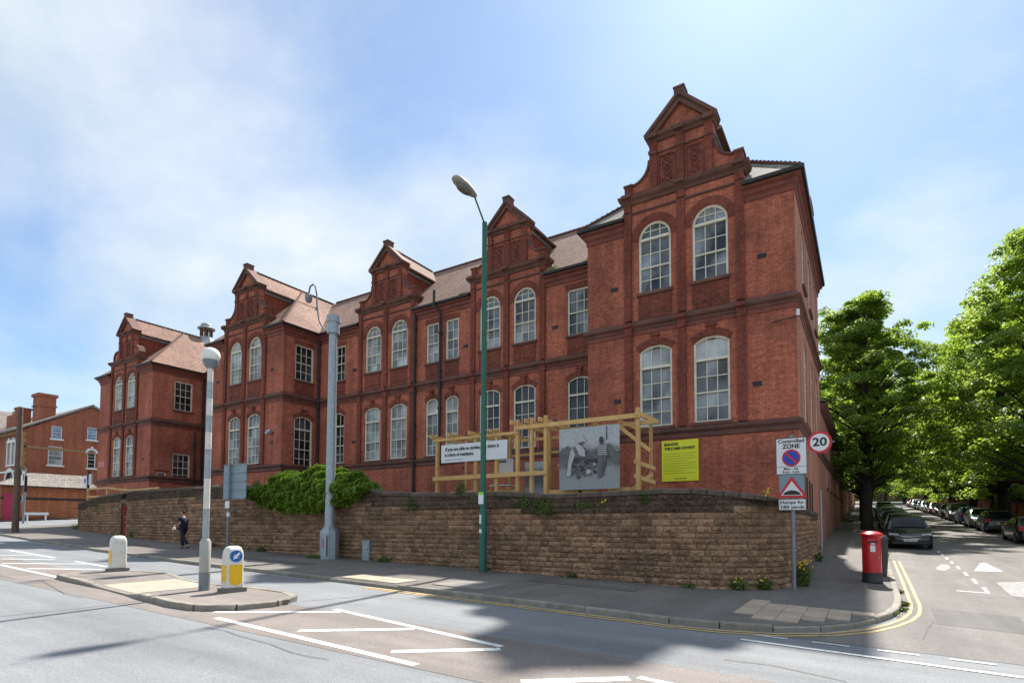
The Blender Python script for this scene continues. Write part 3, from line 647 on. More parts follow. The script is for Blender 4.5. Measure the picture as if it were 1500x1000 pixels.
# ================================================================== THE SCHOOL
YF, YM, YR = 21.7, 24.4, 25.8
school = thing('school_building', 'long red brick Victorian school with curved gables behind the stone wall', 'building', (-31, 24, 2.6), world=True)
ZB, ZE = 2.3, 15.1                                  # foot of the brickwork, top at the eaves
def PT(ax, pl, u, z, d=0): return (u, pl+d, z) if ax == 'Y' else (pl-d, u, z)
def arc_pts(u0, u1, zs, zt, n=14):
    wd = u1-u0; r = zt-zs
    if r <= 0: return [(u0, zs), (u1, zs)]
    Rr = (wd*wd/4+r*r)/(2*r); zc_ = zt-Rr; a = math.asin(min(1, wd/2/Rr)); a = math.pi-a if r > wd/2+1e-6 else a
    return [((u0+u1)/2+Rr*math.sin(-a+2*a*i/n), zc_+Rr*math.cos(-a+2*a*i/n)) for i in range(n+1)]
def facade(b, ax, pl, u0, u1, z0, z1, ops, dep=.22):
    us = sorted(set([u0, u1]+[o[i] for o in ops for i in (0, 1)])); zs = sorted(set([z0, z1]+[o[2] for o in ops]+[o[4] for o in ops]))
    for i in range(len(us)-1):
        for j in range(len(zs)-1):
            uc, zc_ = (us[i]+us[i+1])/2, (zs[j]+zs[j+1])/2
            if any(o[0] < uc < o[1] and o[2] < zc_ < o[4] for o in ops): continue
            b.quad(PT(ax, pl, us[i], zs[j]), PT(ax, pl, us[i+1], zs[j]), PT(ax, pl, us[i+1], zs[j+1]), PT(ax, pl, us[i], zs[j+1]))
    for a, c, zb, zs_, zt in ops:
        P = arc_pts(a, c, zs_, zt)
        if zt > zs_:
            for p, q in zip(P[:-1], P[1:]): b.quad(PT(ax, pl, p[0], p[1]), PT(ax, pl, q[0], q[1]), PT(ax, pl, q[0], zt), PT(ax, pl, p[0], zt))
        loop = [(a, zb)]+P+[(c, zb)]
        for p, q in zip(loop, loop[1:]+loop[:1]): b.quad(PT(ax, pl, *p), PT(ax, pl, *q), PT(ax, pl, *q, dep), PT(ax, pl, *p, dep))
WCACHE = {}
def window_meshes(wd, hs, ht, trans, meet, cols, rows_top, kind, far, pmat, fmat):
    """local: x along the wall, y inward, z up from the sill. hs springing, ht head, trans transom height or 0, meet meeting rail"""
    key = (wd, hs, ht, trans, meet, cols, kind, far, pmat.name, fmat.name)
    if key in WCACHE: return WCACHE[key]
    f = MB(); fw = .09; y0, y1 = .05, .16; h = wd/2
    P = arc_pts(-h, h, hs, ht, 18)
    def inset(p):                                   # frame follows the head of the opening
        x, z = p; cx, cz = 0, hs-.2; v = Vector((x-cx, z-cz)); l = v.length; k = (l-fw*1.05)/l; return (cx+v.x*k, cz+v.y*k)
    Q = [inset(p) for p in P]; Q[0] = (-h+fw, hs); Q[-1] = (h-fw, hs)
    if ht <= hs: P = [(-h, hs), (h, hs)]; Q = [(-h+fw, hs-fw), (h-fw, hs-fw)]
    for i in range(len(P)-1):
        a, b, c, d = P[i], P[i+1], Q[i+1], Q[i]
        f.prism([(a[0], y0, a[1]), (b[0], y0, b[1]), (c[0], y0, c[1]), (d[0], y0, d[1])], (0, y1-y0, 0))
    f.box(-h, -h+fw, y0, y1, 0, hs-(fw if ht <= hs else 0)); f.box(h-fw, h, y0, y1, 0, hs-(fw if ht <= hs else 0)); f.box(-h+fw, h-fw, y0, y1, 0, .07)
    top = trans or (hs if kind == 'semi' else 0)
    if top: f.box(-h+fw, h-fw, y0-.03, y1, top-.05, top+.05)
    lo_top = (top-.05) if top else hs-fw
    f.box(-h+fw, h-fw, y0-.005, y1-.03, meet-.028, meet+.028)
    bt = .017; ins = []
    for i in range(1, cols):
        x = -h+fw+(wd-2*fw)*i/cols; f.box(x-bt, x+bt, .10, .15, .07, lo_top)
        if top:
            zt_ = max([q[1] for q in Q if abs(q[0]-x) < wd/14] or [ht-fw])-.01; f.box(x-bt, x+bt, .10, .15, top+.05, zt_)
    for a, b in ((.07, meet-.028), (meet+.028, lo_top)):
        zc_ = (a+b)/2; f.box(-h+fw, h-fw, .102, .148, zc_-bt, zc_+bt)
    if kind == 'semi': f.box(-h+fw+.12, h-fw-.12, .102, .148, top+.36-bt, top+.36+bt)
    fme = f.mesh('window', fmat)
    panes = []; cw = (wd-2*fw)/cols
    zr = [(.07, (.07+meet)/2), ((.07+meet)/2, meet), (meet, (meet+lo_top)/2), ((meet+lo_top)/2, lo_top)]
    for i in range(cols):
        for a, b in zr: panes.append([(-h+fw+i*cw, a), (-h+fw+(i+1)*cw, a), (-h+fw+(i+1)*cw, b), (-h+fw+i*cw, b)])
    if top:
        if kind == 'semi': panes.append([(-h+fw, top)]+[q for q in Q if q[1] > top+.01]+[(h-fw, top)])
        else:
            for i in range(cols): panes.append([(-h+fw+i*cw, top), (-h+fw+(i+1)*cw, top), (-h+fw+(i+1)*cw, min(hs+.12, ht-.05)), (-h+fw+i*cw, min(hs+.12, ht-.05))])
    pms = []
    if far:
        b = MB()
        for p in panes: b.add([(x, .135, z) for x, z in p], [tuple(range(len(p)))])
        pms = [b.mesh('panes', pmat)]
    else:
        for k, p in enumerate(panes):
            b = MB(); b.add([(x, .135, z) for x, z in p], [tuple(range(len(p)))]); upper = top and k >= cols*4 and kind != 'semi'
            pms.append(b.mesh('pane', PANEF if (upper and pmat is PANE) else pmat))
    sl = MB().box(-h-.08, h+.08, -.10, .2, -.13, -.002).mesh('sill', DARKST)
    WCACHE[key] = (fme, pms, sl); return WCACHE[key]
def window(root, ax, pl, uc, z, wd, hs, ht, trans, meet, cols, kind, far=False, pmat=None, fmat=None, sill=True):
    fme, pms, sl = window_meshes(round(wd, 3), round(hs-z, 3), round(ht-z, 3), round(trans-z, 3) if trans else 0, round(meet-z, 3), cols, 2, kind, far, pmat or PANE, fmat or CREAM)
    o = link('window', fme, root, Vector(PT(ax, pl, uc, z, .0))-root.location); o.rotation_euler = (0, 0, 0 if ax == 'Y' else R(90))
    for m in pms: link('panes' if far else 'pane', m, o)
    if sill: link('sill', sl, o)
    return o
U_ARCH = dict(z=11.85, hs=14.18, ht=14.895); L_SEG = dict(z=6.05, hs=9.27, ht=9.53)
def op(uc, wd, s_, hs=None): return (uc-wd/2, uc+wd/2, s_['z'], s_['hs'], s_['ht'])
FLAT = dict(z=11.7, hs=14.12, ht=14.12)
def ring(b, ax, pl, uc, wd, hs, ht, t, prj):
    """dressed arch ring over an opening"""
    P = arc_pts(uc-wd/2, uc+wd/2, hs, ht, 16); cz = hs-(.0 if ht-hs > wd*.4 else 1.2)
    for p, q in zip(P[:-1], P[1:]):
        def ex(a): v = Vector((a[0]-uc, a[1]-cz)); l = v.length; return (uc+v.x*(l+t)/l, cz+v.y*(l+t)/l)
        a2, b2 = ex(p), ex(q)
        b.prism([PT(ax, pl, *p), PT(ax, pl, *q), PT(ax, pl, *b2), PT(ax, pl, *a2)], (0, -prj, 0) if ax == 'Y' else (prj, 0, 0))
def boxu(b, ax, pl, u0, u1, d0, d1, z0, z1):
    """box on a facade: d measured outward"""
    if ax == 'Y': b.box(u0, u1, pl-d1, pl-d0, z0, z1)
    else: b.box(pl+d0, pl+d1, u0, u1, z0, z1)
wavy_cache = None
def dress(ax, pl, uc, wd, upper, arched, trim, apr, wav, low=True):
    if upper:
        trim, apr, wav = MB(), MB(), MB()
        if arched: ring(trim, ax, pl, uc, wd, U_ARCH['hs'], U_ARCH['ht'], .34, .03)
        else: boxu(trim, ax, pl, uc-wd/2-.12, uc+wd/2+.12, .0, .025, 14.12, 14.42)
        z0 = 10.72; z1 = (U_ARCH if arched else FLAT)['z']-.14
        boxu(apr, ax, pl, uc-wd/2-.02, uc+wd/2+.02, .0, .03, z0, z1)
        n = 40; pts = []
        for i in range(n+1):
            t = i/n; u = uc-wd/2+.08+(wd-.16)*t; z = z0+.16+.05*math.sin(t*math.pi*8)+.10*math.sin(t*math.pi); pts.append(PT(ax, pl, u, z, -.045))
        wav.tube(pts, .022, 5)
        trim.build('window_head', TERRAB, school); apr.build('apron_panel', TERRAB, school); wav.build('apron_scroll', DARKST, school)
    if low:
        trim = MB()
        ring(trim, ax, pl, uc, wd, L_SEG['hs'], L_SEG['ht'], .28, .03)
        kz = L_SEG['ht']
        for u0, u1, d, a, b_ in ((-.13, .13, .09, kz-.02, kz+.36), (-.2, .2, .13, kz+.36, kz+.47)): boxu(trim, ax, pl, uc+u0, uc+u1, 0, d, a, b_)
        trim.build('window_arch', TERRAB, school)

walls = MB(); trim = MB(); apr = MB(); wav = MB(); pil = MB()
def bay_openings(c): return [op(c+s_*1.165, 1.43, k) for s_ in (-1, 1) for k in (U_ARCH, L_SEG)]
def wall_run(ax, pl, u0, u1, bays, flats, zt=ZE):
    """front wall with gabled bays (centres) and plain window pairs; bays rise above the eaves"""
    ops = []
    for c in bays: ops += bay_openings(c)
    for c, wd in flats: ops += [(c-wd/2, c+wd/2, FLAT['z'], FLAT['hs'], FLAT['ht']), op(c, wd, L_SEG)]
    cuts = sorted([u0, u1]+[c+s_*2.5 for c in bays for s_ in (-1, 1)])
    for a, b in zip(cuts[:-1], cuts[1:]):
        isb = any(abs((a+b)/2-c) < .01 for c in bays)
        facade(walls, ax, pl, a, b, ZB, 16.0 if isb else zt, [o for o in ops if a-.01 < o[0] and o[1] < b+.01])
BAYS = {'E': (-6.37, YF), '3': (-17.05, YM), '2': (-26.5, YM), 'C': (-37.5, YF), 'W': (-55.45, YF)}
flatsM = [(-22.52, .98), (-20.98, .98), (-12.5, 1.43), (-31.1, 1.43)]
wall_run('Y', YF, -10.7, -2.05, [-6.37], [])
wall_run('Y', YM, -33.1, -10.7, [-26.5, -17.05], flatsM)
wall_run('Y', YF, -41.8, -33.1, [-37.5], [])
wall_run('Y', YF, -60.2, -50.6, [-55.45], [])
facade(walls, 'Y', YR, -50.6, -41.8, ZB, ZE, [])
# returns
facade(walls, 'X', -33.1, YF, YM, ZB, ZE, [(22.56, 23.95, FLAT['z'], FLAT['hs'], FLAT['ht']), (22.56, 23.95, L_SEG['z']-.35, 9.0, 9.27)])
facade(walls, 'X', -50.6, YF, YR, ZB, ZE, [(23.35, 24.78, 11.62, 14.1, 14.1), (23.35, 24.72, 5.5, 7.9, 7.9), (22.23, 22.93, 5.55, 6.25, 6.25)])
walls.build('wall', BRICK, school)
EY = [24.7, 27.7, 30.7]
side_ops = [(y-.55, y+.55, z, hs, ht) for y in EY for z, hs, ht in ((11.85, 14.1, 14.3), (6.05, 9.27, 9.5))]
es = MB(); facade(es, 'X', -2.05, YF, 33, 0, ZE, side_ops, .3); es.build('side_wall', BRICKP, school)  # side face takes a paler, pinker brick; its brighter light is put into the colour
bk = MB()
for x0, x1, y0, y1 in ((-10.7, -2.3, 22.2, 33), (-33, -10.8, 24.9, 33), (-41.8, -33.6, 22.2, 33), (-60.2, -51.1, 22.2, 36), (-51, -41, 26.3, 33)):
    bk.quad((x0, y1, ZB), (x1, y1, ZB), (x1, y1, ZE), (x0, y1, ZE)); bk.quad((x0, y0, ZB), (x0, y1, ZB), (x0, y1, ZE), (x0, y0, ZE))
bk.quad((-10.7, 21.7, ZB), (-10.7, 24.4, ZB), (-10.7, 24.4, ZE), (-10.7, 21.7, ZE)); bk.quad((-41.8, 21.7, ZB), (-41.8, 25.8, ZB), (-41.8, 25.8, ZE), (-41.8, 21.7, ZE)); bk.quad((-60.2, 21.7, ZB), (-60.2, 36, ZB), (-60.2, 36, ZE), (-60.2, 21.7, ZE))
bk.quad((-2.05, 33, 0), (-10.7, 33, 0), (-10.7, 33, ZE), (-2.05, 33, ZE))
bk.build('rear_wall', BRICK, school)
# windows
W1 = 1.43
for nm, (c, pl) in BAYS.items():
    far = nm in 'CW'
    for s_ in (-1, 1):
        u = c+s_*1.165
        window(school, 'Y', pl, u, 11.85, W1, 14.18, 14.895, 0, 12.94, 3, 'semi', far, PANEL if far or nm == '2' else None)
        window(school, 'Y', pl, u, 6.05, W1, 9.27, 9.53, 8.58, 7.25, 3, 'seg', far, PANED if (nm == '3') else (PANEL if nm in 'W2' else None))
        dress('Y', pl, u, W1, True, True, trim, apr, wav)
for c, wd in flatsM:
    window(school, 'Y', YM, c, 11.7, wd, 14.12, 14.12, 0, 12.88, 3 if wd > 1.2 else 2, 'flat', False, PANED if c < -30 else None)
    window(school, 'Y', YM, c, 6.05, wd, 9.27, 9.53, 8.58, 7.25, 3 if wd > 1.2 else 2, 'seg', False, PANED if c < -30 or c > -14 else None)
    dress('Y', YM, c, wd, True, False, trim, apr, wav)
window(school, 'X', -33.1, 23.255, 11.7, 1.39, 14.12, 14.12, 0, 12.9, 3, 'flat', False, PANED); window(school, 'X', -33.1, 23.255, 5.7, 1.39, 9.0, 9.27, 8.35, 7.0, 3, 'seg', False, PANED)
dress('X', -33.1, 23.255, 1.39, True, False, trim, apr, wav, False); trim = MB(); ring(trim, 'X', -33.1, 23.255, 1.39, 9.0, 9.27, .28, .03); boxu(trim, 'X', -33.1, 23.1, 23.4, 0, .09, 9.25, 9.62); boxu(trim, 'X', -33.1, 23.03, 23.47, 0, .13, 9.62, 9.73); trim.build('window_arch', TERRAB, school); trim = MB()
window(school, 'X', -50.6, 24.065, 11.62, 1.43, 14.1, 14.1, 0, 12.85, 3, 'flat', True, PANED); window(school, 'X', -50.6, 24.035, 5.5, 1.37, 7.9, 7.9, 0, 6.7, 3, 'flat', True, PANED)
window(school, 'X', -50.6, 22.58, 5.55, .7, 6.25, 6.25, 0, 5.9, 1, 'flat', True, PANED); boxu(trim, 'X', -50.6, 22.05, 23.1, 0, .06, 6.27, 6.45)
for y in EY:
    window(school, 'X', -2.05, y, 11.85, 1.1, 14.1, 14.3, 0, 12.94, 2, 'flat', True); window(school, 'X', -2.05, y, 6.05, 1.1, 9.27, 9.5, 8.58, 7.25, 2, 'seg', True)
trim.build('window_head', TERRAB, school)
# string courses and eaves follow the plan
PLAN = [(-60.2,36),(-60.2,YF),(-50.6,YF),(-50.6,YR),(-41.8,YR),(-41.8,YF),(-33.1,YF),(-33.1,YM),(-10.7,YM),(-10.7,YF),(-2.05,YF),(-2.05,33)]
moulding(PLAN, [(0,5.45),(.05,5.5),(.05,5.66),(.15,5.76),(.16,5.84),(0,5.95)]).build('base_string_course', DARKST, school)
moulding(PLAN, [(0,10.24),(.05,10.27),(.06,10.36),(.17,10.44),(.18,10.52),(.04,10.6),(0,10.72)]).build('string_course', DARKST, school)
moulding(PLAN, [(-.02,10.06),(.03,10.06),(.03,10.24),(-.02,10.24)]).build('string_band', TERRA, school)
def plan_runs():
    """the plan cut at the gabled bays"""
    runs = []; cur = [PLAN[0]]
    for a, b in zip(PLAN[:-1], PLAN[1:]):
        if a[1] == b[1]:
            for c, pl in sorted(BAYS.values()):
                if abs(pl-a[1]) < .01 and a[0] < c < b[0]: cur.append((c-2.52, a[1])); runs.append(cur); cur = [(c+2.52, a[1])]
        cur.append(b)
    runs.append(cur); return runs
for r_ in plan_runs():
    e = moulding(r_, [(0,14.52),(.04,14.55),(.05,14.72),(.13,14.8),(.14,14.93),(.26,15.0),(.26,15.09),(0,15.09)]).build('eaves_cornice', TERRA, school)
    e = moulding(r_, [(.22,15.07),(.37,15.10),(.39,15.22),(.2,15.24)]).build('gutter', IRON, school)
# air bricks
for i, (x, y, z) in enumerate(((-3.24,YF,12.28),(-9.39,YF,12.29),(-3.48,YF,7.34),(-9.27,YF,7.3),(-13.95,YM,12.3),(-19.95,YM,12.3),(-29.4,YM,12.25),(-29.4,YM,7.4),(-19.95,YM,5.2),(-14.0,YM,7.3),(-34.3,YF,12.3),(-34.2,YF,7.4),(-40.9,YF,12.3),(-51.8,YF,7.3),(-14.9,YM,3.3))):
    m = MB().box(-.17,.17,-.02,.02,-.09,.09)
    for k in range(4): m.box(-.15,.15,-.03,-.018,-.075+k*.045,-.05+k*.045)
    m.build('air_brick', IRON, school, None, Vector((x, y, z))-school.location)
# pilasters
for nm, (c, pl) in BAYS.items():
    for k, u in enumerate((-2.35, 0, 2.35)):
        p = MB(); p.box(c+u-.165, c+u+.165, pl-.11, pl+.05, 5.96, 10.05).box(c+u-.165, c+u+.165, pl-.11, pl+.05, 10.72, 15.42)
        p.box(c+u-.19, c+u+.19, pl-.25, pl, 10.42, 10.55).box(c+u-.185, c+u+.185, pl-.14, pl, 10.05, 10.42)
        p.build('pilaster', TERRAB, school)
# gabled bays
def gable(nm, c, pl):
    T = MB(); B = MB(); D = MB(); O = MB(); C2 = MB(); y = pl
    B.box(c-2.5, c+2.5, y+.004, y+.5, 15.0, 16.0)
    def mould(hw, back, prof): 
        m = moulding([(c-hw, y+back), (c-hw, y), (c+hw, y), (c+hw, y+back)], prof); D.add(m.v, m.f)
    mould(2.5, .5, [(0,15.40),(.07,15.43),(.07,15.49),(0,15.52)])
    mould(2.5, .5, [(0,15.82),(.08,15.86),(.10,15.95),(.22,16.05),(.26,16.2),(.0,16.24)])
    for u in (-2.35, 0, 2.35): D.box(c+u-.2, c+u+.2, y-.34, y-.1, 16.06, 16.21); T.box(c+u-.165, c+u+.165, y-.1, y+.02, 15.52, 15.84)
    if nm == 'W':      # the far wing's scrolls bulge instead of sweeping
        half = [(1.25, 16.2), (2.2, 16.2), (2.3, 16.6), (2.15, 16.95), (1.85, 17.12), (1.55, 17.1), (1.3, 17.2), (1.25, 17.7)]
        hwb = 1.25
    else:
        half = [(1.34, 16.2), (2.17, 16.2)]+[(2.17-.83*math.cos(a), 17.62-.93*math.sin(a)) for a in [R(90)*(1-i/10) for i in range(11)]]
        hwb = 1.34
    for s_ in (-1, 1):
        poly = [(c+s_*u, y+.06, z) for u, z in half]; B.prism(poly, (0, .36, 0))
        # coping over the scroll
        C2 = MB(); prof = half[2:] if nm != 'W' else half[1:7]
        for p, q in zip(prof[:-1], prof[1:]):
            v = Vector((q[0]-p[0], q[1]-p[1])).normalized(); n = Vector((v.y, -v.x)) if nm != 'W' else Vector((v.y, -v.x))
            if n.y < 0 and nm != 'W': n = -n
            a2 = (p[0]+n.x*.09, p[1]+n.y*.09); b2 = (q[0]+n.x*.09, q[1]+n.y*.09)
            C2.prism([(c+s_*p[0], y-.02, p[1]), (c+s_*q[0], y-.02, q[1]), (c+s_*b2[0], y-.02, b2[1]), (c+s_*a2[0], y-.02, a2[1])], (0, .5, 0))
        if nm != 'W':
            a, b = sorted((c+s_*2.17, c+s_*2.5)); T.box(a, b, y-.03, y+.47, 16.22, 16.70); C2.box(a-.04, b+.04, y-.08, y+.5, 16.70, 16.79)
        C2.build('scroll_coping', DARKST, school)
    B.box(c-hwb, c+hwb, y+.03, y+.45, 16.2, 18.4)
    for u in ((-1.17, 0, 1.17) if nm != 'W' else (-1.1, 0, 1.1)):
        T.box(c+u-.165, c+u+.165, y-.07, y+.03, 16.24, 18.36)
        D.box(c+u-.185, c+u+.185, y-.11, y-.02, 17.78, 17.86)
    mould(hwb, .4, [(-.02,17.78),(.03,17.8),(.03,17.85),(-.02,17.87)])
    mould(hwb, .5, [(0,18.30),(.06,18.33),(.08,18.42),(.18,18.5),(.2,18.62),(0,18.66)])
    for u in (-1.17, 0, 1.17): D.box(c+u-.2, c+u+.2, y-.26, y-.1, 18.42, 18.6)
    # carved panels
    for s_ in (-1, 1):
        u0, u1 = (c+s_*.585-.4, c+s_*.585+.4); z0, z1 = 16.34, 17.66
        T.box(u0, u0+.09, y-.045, y+.03, z0, z1).box(u1-.09, u1, y-.045, y+.03, z0, z1).box(u0+.09, u1-.09, y-.043, y+.03, z1-.08, z1).box(u0+.09, u1-.09, y-.043, y+.03, z0, z0+.06)
        rs = random.Random(5)
        for k in range(15):
            z = z0+.14+k*.075
            for q in ((0,) if k % 3 == 0 else (-1, 1)):
                r_ = .045+.03*rs.random(); ux = (u0+u1)/2+q*(.07+.10*rs.random()); o = Vector((ux, y-.01, z))
                O.add([o+Vector(v)*r_ for v in ((1.2,0,0),(-1.2,0,0),(0,0,1),(0,0,-1),(0,-1.1,0),(0,1,0))], [(0,2,4),(2,1,4),(1,3,4),(3,0,4),(2,0,5),(1,2,5),(3,1,5),(0,3,5)])
        O.box(u0+.09, u1-.09, y+.005, y+.03, z0+.06, z1-.08)
    # pediment
    hw, z0, za = 1.56, 18.60, 20.08
    B.prism([(c-1.3, y+.06, 18.6), (c+1.3, y+.06, 18.6), (c, y+.06, 19.86)], (0, .36, 0))
    sl_ = math.atan2(za-z0, hw)
    for s_ in (-1, 1):
        def rk(t, prj0, prj1, lift):
            a = Vector((c+s_*hw, z0+lift)); b = Vector((c, za+lift)); n = Vector((-s_*math.sin(sl_), -math.cos(sl_)))*t
            D.prism([(a.x, y-prj1, a.y), (b.x, y-prj1, b.y), (b.x, y-prj1, b.y-t/math.cos(sl_)), (a.x-s_*t/math.sin(sl_)*1.0, y-prj1, a.y)], (0, prj1+.5-prj0, 0))
        rk(.14, 0, .2, .03); rk(.30, 0, .11, -.02)
    fin = MB().box(c-.21, c+.21, y-.16, y+.34, 19.86, 20.2).box(c-.24, c+.24, y-.19, y+.37, 20.2, 20.28); fin.build('gable_finial', DARKST, school)
    B.build('gable_brickwork', BRICK, school); T.build('gable_pilasters', TERRAB, school); D.build('gable_cornices', DARKST, school); stuff(O.build('carved_panels', TERRA, school))
    # roof running back from the gable: hung-tile cheeks under a small pitched roof
    yb = 26.3 if pl == YF else 28.75
    ck = MB().box(c-1.28, c+1.28, y+.5, yb, 15.5, 18.35); ck.build('dormer_cheeks', CHEEK, school)
    rf = MB(); rf.prism([(c-1.6, y+.5, 18.27), (c+1.6, y+.5, 18.27), (c+1.6, y+.5, 18.36), (c, y+.5, 19.93), (c-1.6, y+.5, 18.36)], (0, yb-y-.5, 0)); rf.build('dormer_roof', TILE, school)
    [MB().box(c+k*1.3-.04, c+k*1.3+.04, y+.5, yb, 18.12, 18.3).build('dormer_lead_edge', LEAD, school) for k in (-1, 1)]
for nm, (c, pl) in BAYS.items(): gable(nm, c, pl)
# main roofs
def hip(name, x0, x1, y0, y1, z0, xr, yr0, yr1, zr, mat):
    zn = z0+.75*(zr-z0)/(yr0-y0); a, b = xr-2.5, xr+2.5; m = MB()      # cut back where the gabled bay stands
    m.add([(x0,y0,z0),(x1,y0,z0),(x1,y1,z0),(x0,y1,z0),(xr,yr0,zr),(xr,yr1,zr),(a,y0,z0),(a,y0+.75,zn),(b,y0+.75,zn),(b,y0,z0)], [(0,6,7,4),(7,8,4),(8,9,1,4),(1,2,5,4),(2,3,5),(3,0,4,5)]); m.build(name, mat, school)
hip('roof', -11.0, -1.75, 21.4, 33.3, 15.2, -6.37, 26.1, 28.6, 19.75, SLATE)
hip('roof', -42.1, -32.8, 21.4, 37, 15.2, -37.5, 26.0, 32.5, 19.9, TILE)
hip('roof', -60.5, -50.3, 21.4, 38, 15.2, -55.45, 26.2, 33, 19.9, TILE)
mr_ = MB(); cuts = [-33.5]+[c+s_*2.5 for c in (-26.5, -17.05) for s_ in (-1, 1)]+[-10.4]
for i, (a, b) in enumerate(zip(cuts[:-1], cuts[1:])):
    y0_ = 24.1 if i % 2 == 0 else 24.85; z0_ = 15.2+(y0_-24.1)*1.006; ta_ = -37.5 if i == 0 else a; tb_ = -6 if i == len(cuts)-2 else b
    mr_.quad((a, y0_, z0_), (b, y0_, z0_), (tb_, 28.75, 19.88), (ta_, 28.75, 19.88))
mr_.quad((-37.5,28.75,19.88),(-6,28.75,19.88),(-10.4,33.4,15.2),(-33.5,33.4,15.2)); mr_.build('roof', TILE, school)
m2 = MB(); m2.add([(-51,25.5,15.2),(-41.5,25.5,15.2),(-37.5,30.1,19.85),(-55.4,30.1,19.85),(-51,34.8,15.2),(-41.5,34.8,15.2)], [(0,1,2,3),(3,2,5,4)]); m2.build('roof', TILE, school)
# ridge crests
cr = MB()
def crest(a, b, st=.3):
    a, b = Vector(a), Vector(b); n = int((b-a).length/st)
    for i in range(n):
        p = a.lerp(b, (i+.5)/n); d = (b-a).normalized(); cr.bar(p-d*st*.48, p+d*st*.48, .14, .08); cr.bar(p-d*.05+Vector((0,0,.045)), p+d*.05+Vector((0,0,.045)), .045, .07)
crest((-37.5, 22.3, 19.97), (-37.5, 32, 19.95)); crest((-37, 28.75, 19.93), (-6.5, 28.75, 19.93)); crest((-55.45, 22.3, 19.97), (-55.45, 33, 19.95))
for c, pl in ((-26.5, YM), (-17.05, YM), (-6.37, YF)): crest((c, pl+.6, 19.97), (c, pl+4.2, 19.97))
for x in (-1.75, -11.0): crest((x, 21.4, 15.25), (-6.37, 26.1, 19.8))
crest((-32.8, 21.4, 15.25), (-37.5, 26.0, 19.93)); crest((-50.3, 21.4, 15.25), (-55.45, 26.2, 19.93))
stuff(cr.build('ridge_tiles', DARKST, school))
# roof lantern over the far wing
ln = MB().lathe([(1.15,0),(.95,.35),(.62,.95),(.6,1.05)], 8, (-55.6, 28.3, 19.1)); lo_ = ln.build('lantern_base', LEAD, school)
lt_ = MB()
for k in range(8): a = math.pi/4*k+.2; lt_.box(-55.6+.48*math.cos(a)-.05, -55.6+.48*math.cos(a)+.05, 28.3+.48*math.sin(a)-.05, 28.3+.48*math.sin(a)+.05, 20.1, 20.95)
lt_.build('lantern_posts', DARKST, school)
MB().lathe([(.2,0),(.2,.9)], 8, (-55.6, 28.3, 20.1)).build('lantern_core', DARKST, school)
MB().lathe([(.75,0),(.78,.1),(.55,.22),(.48,.3),(.5,.42),(.38,.56),(.1,.64)], 16, (-55.6, 28.3, 20.95)).build('lantern_cap', LEAD, school)
# chimney by the side street, drainpipes
ch = MB().box(-2.95, -2.4, 34.2, 35.6, 8, 20.4).box(-3.0, -2.35, 34.15, 35.65, 20.4, 20.6).box(-3.05, -2.3, 34.1, 35.7, 20.6, 20.8).box(-3.0,-2.35,34.15,35.65,20.8,21.05); ch.build('chimney', BRICKP, school)
def pipe(pts, r=.06):
    m = MB().tube(pts, r, 8); 
    for a, b in zip(pts[:-1], pts[1:]):
        L_ = (Vector(b)-Vector(a)).length
        for k in range(int(L_/1.9)): p = Vector(a).lerp(Vector(b), (k+.5)/max(1, int(L_/1.9))); m.tube([p-Vector((0,0,.06)), p+Vector((0,0,.06))], r*1.45, 8)
    return m.build('drainpipe', IRON, school, 40)
pipe([(-23.85, YM-.14, 15.05), (-23.85, YM-.14, 3.0)], .085)
pipe([(-22.05, YM-.42, 15.9), (-22.05, YM-.42, 15.0), (-21.78, YM-.16, 14.5), (-21.78, YM-.16, 5.4)], .085)
pipe([(-32.95, YM-.14, 15.1), (-32.95, YM-.14, 5.0)], .085)
pipe([(-51.2+.7, 25.6, 15.0), (-50.5, 25.6, 4)], .08); pipe([(-50.48, 25.0, 10.0), (-50.48, 25.0, 4)], .07)
MB().tube([(-1.85, 28.9, 3.6), (-1.85, 28.9, .6)], .05, 8).build('vent_pipe', GALV, school)
for y in (22.6, 23.6, 24.8, 25.9): pipe([(-1.98, y, 3.9-.05*(y-22)), (-1.98, y, 2.45)], .03)
# floodlight and sensor arm
MB().box(-34.35,-33.95,YF-.3,YF,8.05,8.2).box(-34.3,-34.0,YF-.42,YF-.12,7.9,8.05).build('floodlight', GALV, school)
MB().tube([(-2.9,YF-.12,9.58),(-1.95,YF-.12,9.66)], .025, 6).build('camera_arm', IRON, school); MB().tube([(-2.0,YF-.12,9.66),(-2.0,YF-.12,9.9)], .06, 8).build('wall_camera', SIGNW, school)
MB().box(-60.0,-58.75,YF-.03,YF,7.0,7.55).build('name_board', pm('faded_red_board', (.55,.2,.17), (.48,.16,.13), 3, .6), school)
# lower rear range along the side street
rear = thing('rear_school_range', 'lower red brick range behind the school along the side street', 'building', (-6, 45, 1.5), world=True)
rr = MB(); facade(rr, 'X', -2.05, 33.0, 66, 0, 8.6, [(y-.6, y+.6, 4.2, 6.2, 6.4) for y in (38, 42, 46, 50, 54, 58, 62)], .25); rr.quad((-2.05,66,0),(-10,66,0),(-10,66,8.6),(-2.05,66,8.6)); rr.build('wall', BRICKP, rear)
for y in (38, 42, 46, 50, 54, 58, 62): window(rear, 'X', -2.05, y, 4.2, 1.2, 6.2, 6.4, 0, 5.2, 2, 'flat', True, PANED)
moulding([(-2.05,33.1),(-2.05,66)], [(0,8.2),(.12,8.3),(.3,8.5),(.34,8.72),(0,8.75)]).build('eaves', DARKST, rear)
moulding([(-2.05,33.05),(-2.05,66)], [(0,5.45),(.05,5.5),(.05,5.66),(.15,5.76),(.16,5.84),(0,5.95)]).build('string_course', DARKST, rear)
